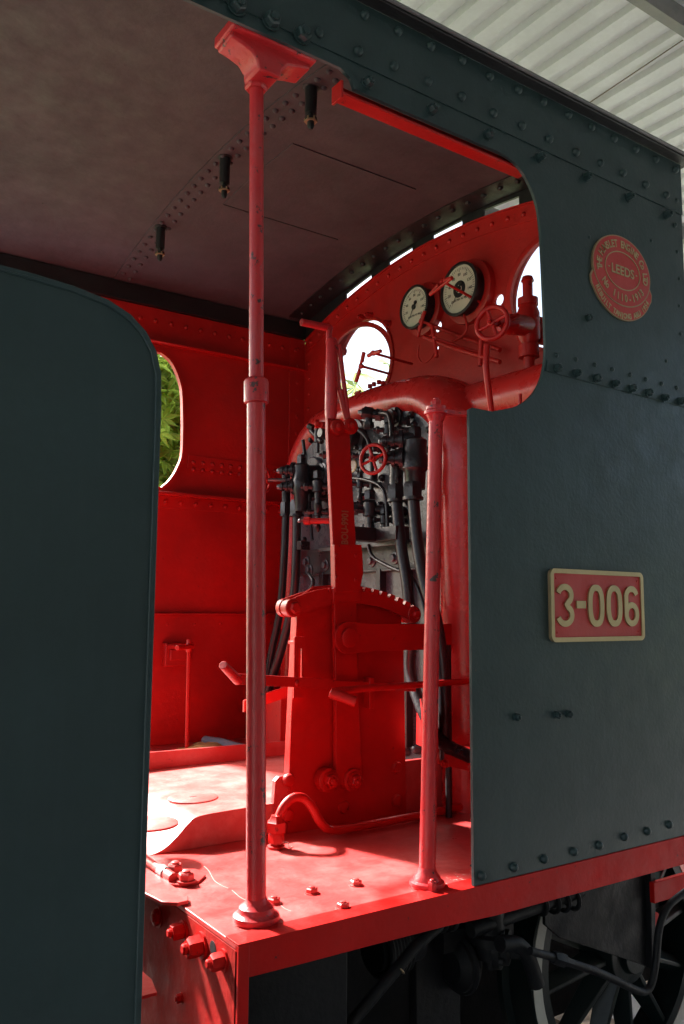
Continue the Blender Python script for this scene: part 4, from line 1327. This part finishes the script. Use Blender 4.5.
mb = MB(); mb.box(-2.2, .69, .02, YF - .02, -.3, -.05, U); mb.build('under_frame', tender)
q = ox(159, 950, .80)
mb = MB(); zt2 = ox(150, 945, .77).z
mb.plate([[(.64, .03), (.64, .30), (.735, .30), (.765, .22), (.77, .10), (.755, .03)]], XY, -.075, -.068, 'red_frame')
mb.box(.72, .74, .09, .20, -.62, -.085, 'red_frame')
mb.build('step_bracket', tender, bev=.002)

# =================================================================== things on the far platform
mb = MB()
a = [oy(x, y, 1.95) for x, y in ((172, 735), (186, 738), (203, 744), (214, 749), (206, 752), (186, 752), (180, 744))]
n = 9; vs = []; 
c0 = oy(198, 744, 1.93)
for i in range(14):
    for j in range(7):
        u, v = i / 13, j / 6
        x = c0.x - .10 + .28 * u; y = 1.82 + .22 * v + .03 * math.sin(5 * u)
        z = .075 + .035 * math.exp(-((u - .55) ** 2) / .05) * (1.2 - abs(v - .5)) + .008 * math.sin(17 * u + 4 * v) + .006 * math.sin(11 * v + 3 * u)
        vs.append(V((x, y, z)))
mb.add(vs, [(i * 7 + j, (i + 1) * 7 + j, (i + 1) * 7 + j + 1, i * 7 + j + 1) for i in range(13) for j in range(6)], 'cloth')
rag = mb.build('cleaning_rag', None, smooth=60)
md = rag.modifiers.new('thickness', 'SOLIDIFY'); md.thickness = .006
rag['label'] = 'crumpled orange cleaning rag lying on the far red cab platform'; rag['category'] = 'rag'
mb = MB(); mb.tube([V((oy(x, y, Y).x, Y, z)) for x, y, Y, z in ((205, 740, 2.12, .10), (222, 740, 2.0, .10), (240, 745, 1.85, .095), (262, 750, 1.75, .095))], .026, 'hose_grey', 16)
hs = mb.build('grey_hose', None)
hs['label'] = 'short blue grey hose lying on the platform beside the orange rag'; hs['category'] = 'hose'

# =================================================================== SETTING
def top(o, label, cat, group=None):
    o['label'] = label; o['category'] = cat
    if group: o['group'] = group
    return o


GZ = RAILZ - .10
mb = MB(); mb.box(-400, 400, -400, 400, GZ - .5, GZ - .01, 'grass'); g = mb.build('ground', None); g['kind'] = 'structure'
mb = MB(); mb.box(-12, 18, -12, 4.2, GZ - .3, GZ, 'concrete'); g = mb.build('pavement', None); g['kind'] = 'structure'
tr = empty('railway_track', (1.6, 1.15, GZ), 'rusty narrow gauge track under the engine wheels', 'railway track')
for y in (.50, 1.80):
    mb = MB(); mb.plate([[(-.06, 0), (.06, 0), (.06, .012), (.012, .025), (.012, .07), (.032, .08), (.032, .10), (-.032, .10), (-.032, .08), (-.012, .07), (-.012, .025), (-.06, .012)]], lambda a, b, t, y=y: V((t, y + a, GZ + b)), -6, 12, 'rail_steel'); mb.build('rail', tr)
for i in range(20):
    x = -4 + i * .65
    mb = MB(); mb.box(x, x + .22, .1, 2.2, GZ + .001, GZ + .02, 'wood'); mb.build('sleeper', tr)

# shed
shed = empty('train_shed', (3, -.5, GZ), 'open shed with a pale corrugated roof over the engine', 'shed')
SZ = 4.3; pitch = .20
x0, x1, y0, y1 = -7.0, 11.0, -7.2, 3.4  # roof carried further out on the unseen near side to dim ambient light
prof = []
x = x0
while x < x1:
    prof += [(x, SZ), (x + .095, SZ), (x + .115, SZ + .035), (x + .18, SZ + .035)]
    x += pitch
tp = [(a, b + .004) for a, b in prof]
n = len(prof)
mb = MB()
mb.add([V((a, y, b)) for y in (y0, y1) for a, b in prof], [(i, i + 1, n + i + 1, n + i) for i in range(n - 1)], 'shed_sheet')
mb.build('roof_sheet', shed, smooth=10)
for y in (-6.8, -5.7, -4.6, -3.2, -1.9, -.7, 1.0):
    yy_ = oz(662, 13, SZ - .1).y if y == 1.0 else y
    mb = MB(); mb.box(x0, x1, yy_ - .03, yy_ + .03, SZ - .13, SZ - .005, 'shed_steel'); mb.build('purlin', shed)
for y in (2.6, 3.35):
    mb = MB(); mb.box(x0, x1, y - .03, y + .03, SZ - .13, SZ - .005, 'shed_steel'); mb.build('purlin', shed)
for x in (-5.0, 6.5, 10.8):
    for y in (-6.8, 3.3):
        mb = MB(); mb.cyl((x, y, GZ), (x, y, SZ - .13), .06, 'galv'); mb.build('post', shed)
mb = MB(); mb.box(x0, x1, -7.1, -6.9, GZ, SZ - .15, 'concrete'); mb.build('unseen_light_blocker', shed)  # unseen wall added to cut ambient light reaching the near side
q = oz(388, 4, SZ - .22)
mb = MB(); mb.cyl((q.x, q.y - 1.2, SZ - .20), (q.x, q.y + .02, SZ - .20), .045, 'galv'); mb.build('tie_pipe', shed)
# thin weld line / cable under the sheets
mb = MB(); a, b = oz(586, 105, SZ - .012), oz(683, 40, SZ - .012); mb.cyl(a, b, .004, 'bark', seg=6); mb.build('cable', shed)


def tree(name, loc, H, crown_c, crown_r, n, leaf, mat, label, leaf_w=.16, trunk_r=.09, seed=1, palmate=True):
    rnd = random.Random(seed)
    t = empty(name, loc, label, 'tree', 'trees behind the shed')
    L = V(loc)
    mb = MB()
    pts = [L, L + V((.05, .03, H * .3)), L + V((-.06, .05, H * .6)), L + V((.02, 0, H * .85))]
    mb.tube(pts, trunk_r, 'bark', 10, rend=trunk_r * .4)
    cc = L + V(crown_c)
    tips = []
    for i in range(14):
        a = rnd.uniform(0, 2 * PI); u = rnd.uniform(.25, .8)
        s0 = L + V((0, 0, H * u)); e = cc + V((math.cos(a) * crown_r[0] * .75, math.sin(a) * crown_r[1] * .75, rnd.uniform(-.7, .7) * crown_r[2]))
        mb.tube([s0, (s0 + e) / 2 + V((0, 0, .15)), e], trunk_r * .3, 'bark', 6, rend=.006); tips.append(e)
    mb.build('trunk', t)
    mb = MB(); vs = []; fs = []
    clumps = []
    for i in range(46):
        while True:
            p = V([rnd.uniform(-1, 1) for _ in range(3)])
            if .35 < p.length < 1: break
        clumps.append((cc + V((p.x * crown_r[0], p.y * crown_r[1], p.z * crown_r[2])), rnd.uniform(.18, .36) * min(crown_r)))
    for i in range(n):
        c, r = rnd.choice(clumps)
        p = c + V([rnd.gauss(0, r * .6) for _ in range(3)])
        nrm = V([rnd.gauss(0, .6) for _ in range(3)]) + V((-.3, -.5, .7)); nrm.normalize()
        _, u, w = frame(nrm)
        k = 6 if palmate else 1; a0 = rnd.uniform(0, 6.28)
        for j in range(k):
            a = a0 + (j - 2.5) * .75 if palmate else a0
            e = u * math.cos(a) + w * math.sin(a); s = nrm.cross(e)
            l = leaf * rnd.uniform(.75, 1.15); o = len(vs)
            tip = p + e * l - nrm * l * .25
            vs += [p, p + e * l * .45 + s * l * leaf_w, tip, p + e * l * .45 - s * l * leaf_w]
            fs += [(o, o + 1, o + 2), (o, o + 2, o + 3)]
    mb.add(vs, fs, mat); mb.build('crown', t, smooth=0)
    return t


d1 = ray(172, 430); d1 = d1 / d1.y
p = CAM + d1 * 7.6
tree('broadleaf_tree', (p.x, p.y, GZ), 5.0, (.1, 0, 3.5), (1.5, 1.1, 2.3), 8500, .17, 'leaf', 'bright green tree with palmate leaves behind the far cab side window', seed=3)
d2 = ray(360, 390); d2 = d2 / math.hypot(d2.x, d2.y)
p = CAM + d2 * 14; h2 = p.z - GZ
tree('broadleaf_tree', (p.x, p.y, GZ), h2, (.2, 0, h2 - 1.5), (1.8, 1.5, 1.5), 1000, .34, 'leaf_pale', 'pale green tree seen through the round front window', seed=5)
d3 = ray(684, 235); d3 = d3 / math.hypot(d3.x, d3.y)
p = CAM + d3 * 22; h3 = p.z - GZ
tree('broadleaf_tree', (p.x, p.y, GZ), h3, (0, 0, h3 - 1.5), (2.4, 2.4, 3.2), 2600, .35, 'leaf', 'tree just past the front end of the side sheet at the right edge', seed=9, trunk_r=.2)

# =================================================================== LIGHT
SUN_EL = math.radians(41)
sd = V((-.25, .97, 0)).normalized()           # towards the sun, on plan
w = bpy.data.worlds.new('World'); S.world = w; w.use_nodes = True
nt = w.node_tree; bg = nt.nodes['Background']
sky = N(nt, 'ShaderNodeTexSky', sky_type='NISHITA'); sky.sun_disc = False
sky.sun_elevation = SUN_EL
sky.sun_rotation = math.atan2(sd.x, sd.y)
sky.air_density = 1.0; sky.dust_density = 6.0; sky.ozone_density = 1.0
nt.links.new(sky.outputs[0], bg.inputs[0]); bg.inputs[1].default_value = .11
sl = bpy.data.lights.new('sun', 'SUN'); sl.energy = 5.0; sl.angle = math.radians(4); sl.color = (1, .96, .91)
so = bpy.data.objects.new('sun', sl); COL.objects.link(so)
dirv = V((sd.x * math.cos(SUN_EL), sd.y * math.cos(SUN_EL), math.sin(SUN_EL)))
so.rotation_euler = dirv.to_track_quat('Z', 'Y').to_euler()
S.view_settings.view_transform = 'Standard'; S.view_settings.look = 'None'
S.view_settings.gamma = 1; S.view_settings.use_curve_mapping = False
S.view_settings.exposure = 2.3
S.render.engine = 'CYCLES'
S.cycles.max_bounces = 10; S.cycles.diffuse_bounces = 6; S.cycles.transparent_max_bounces = 12
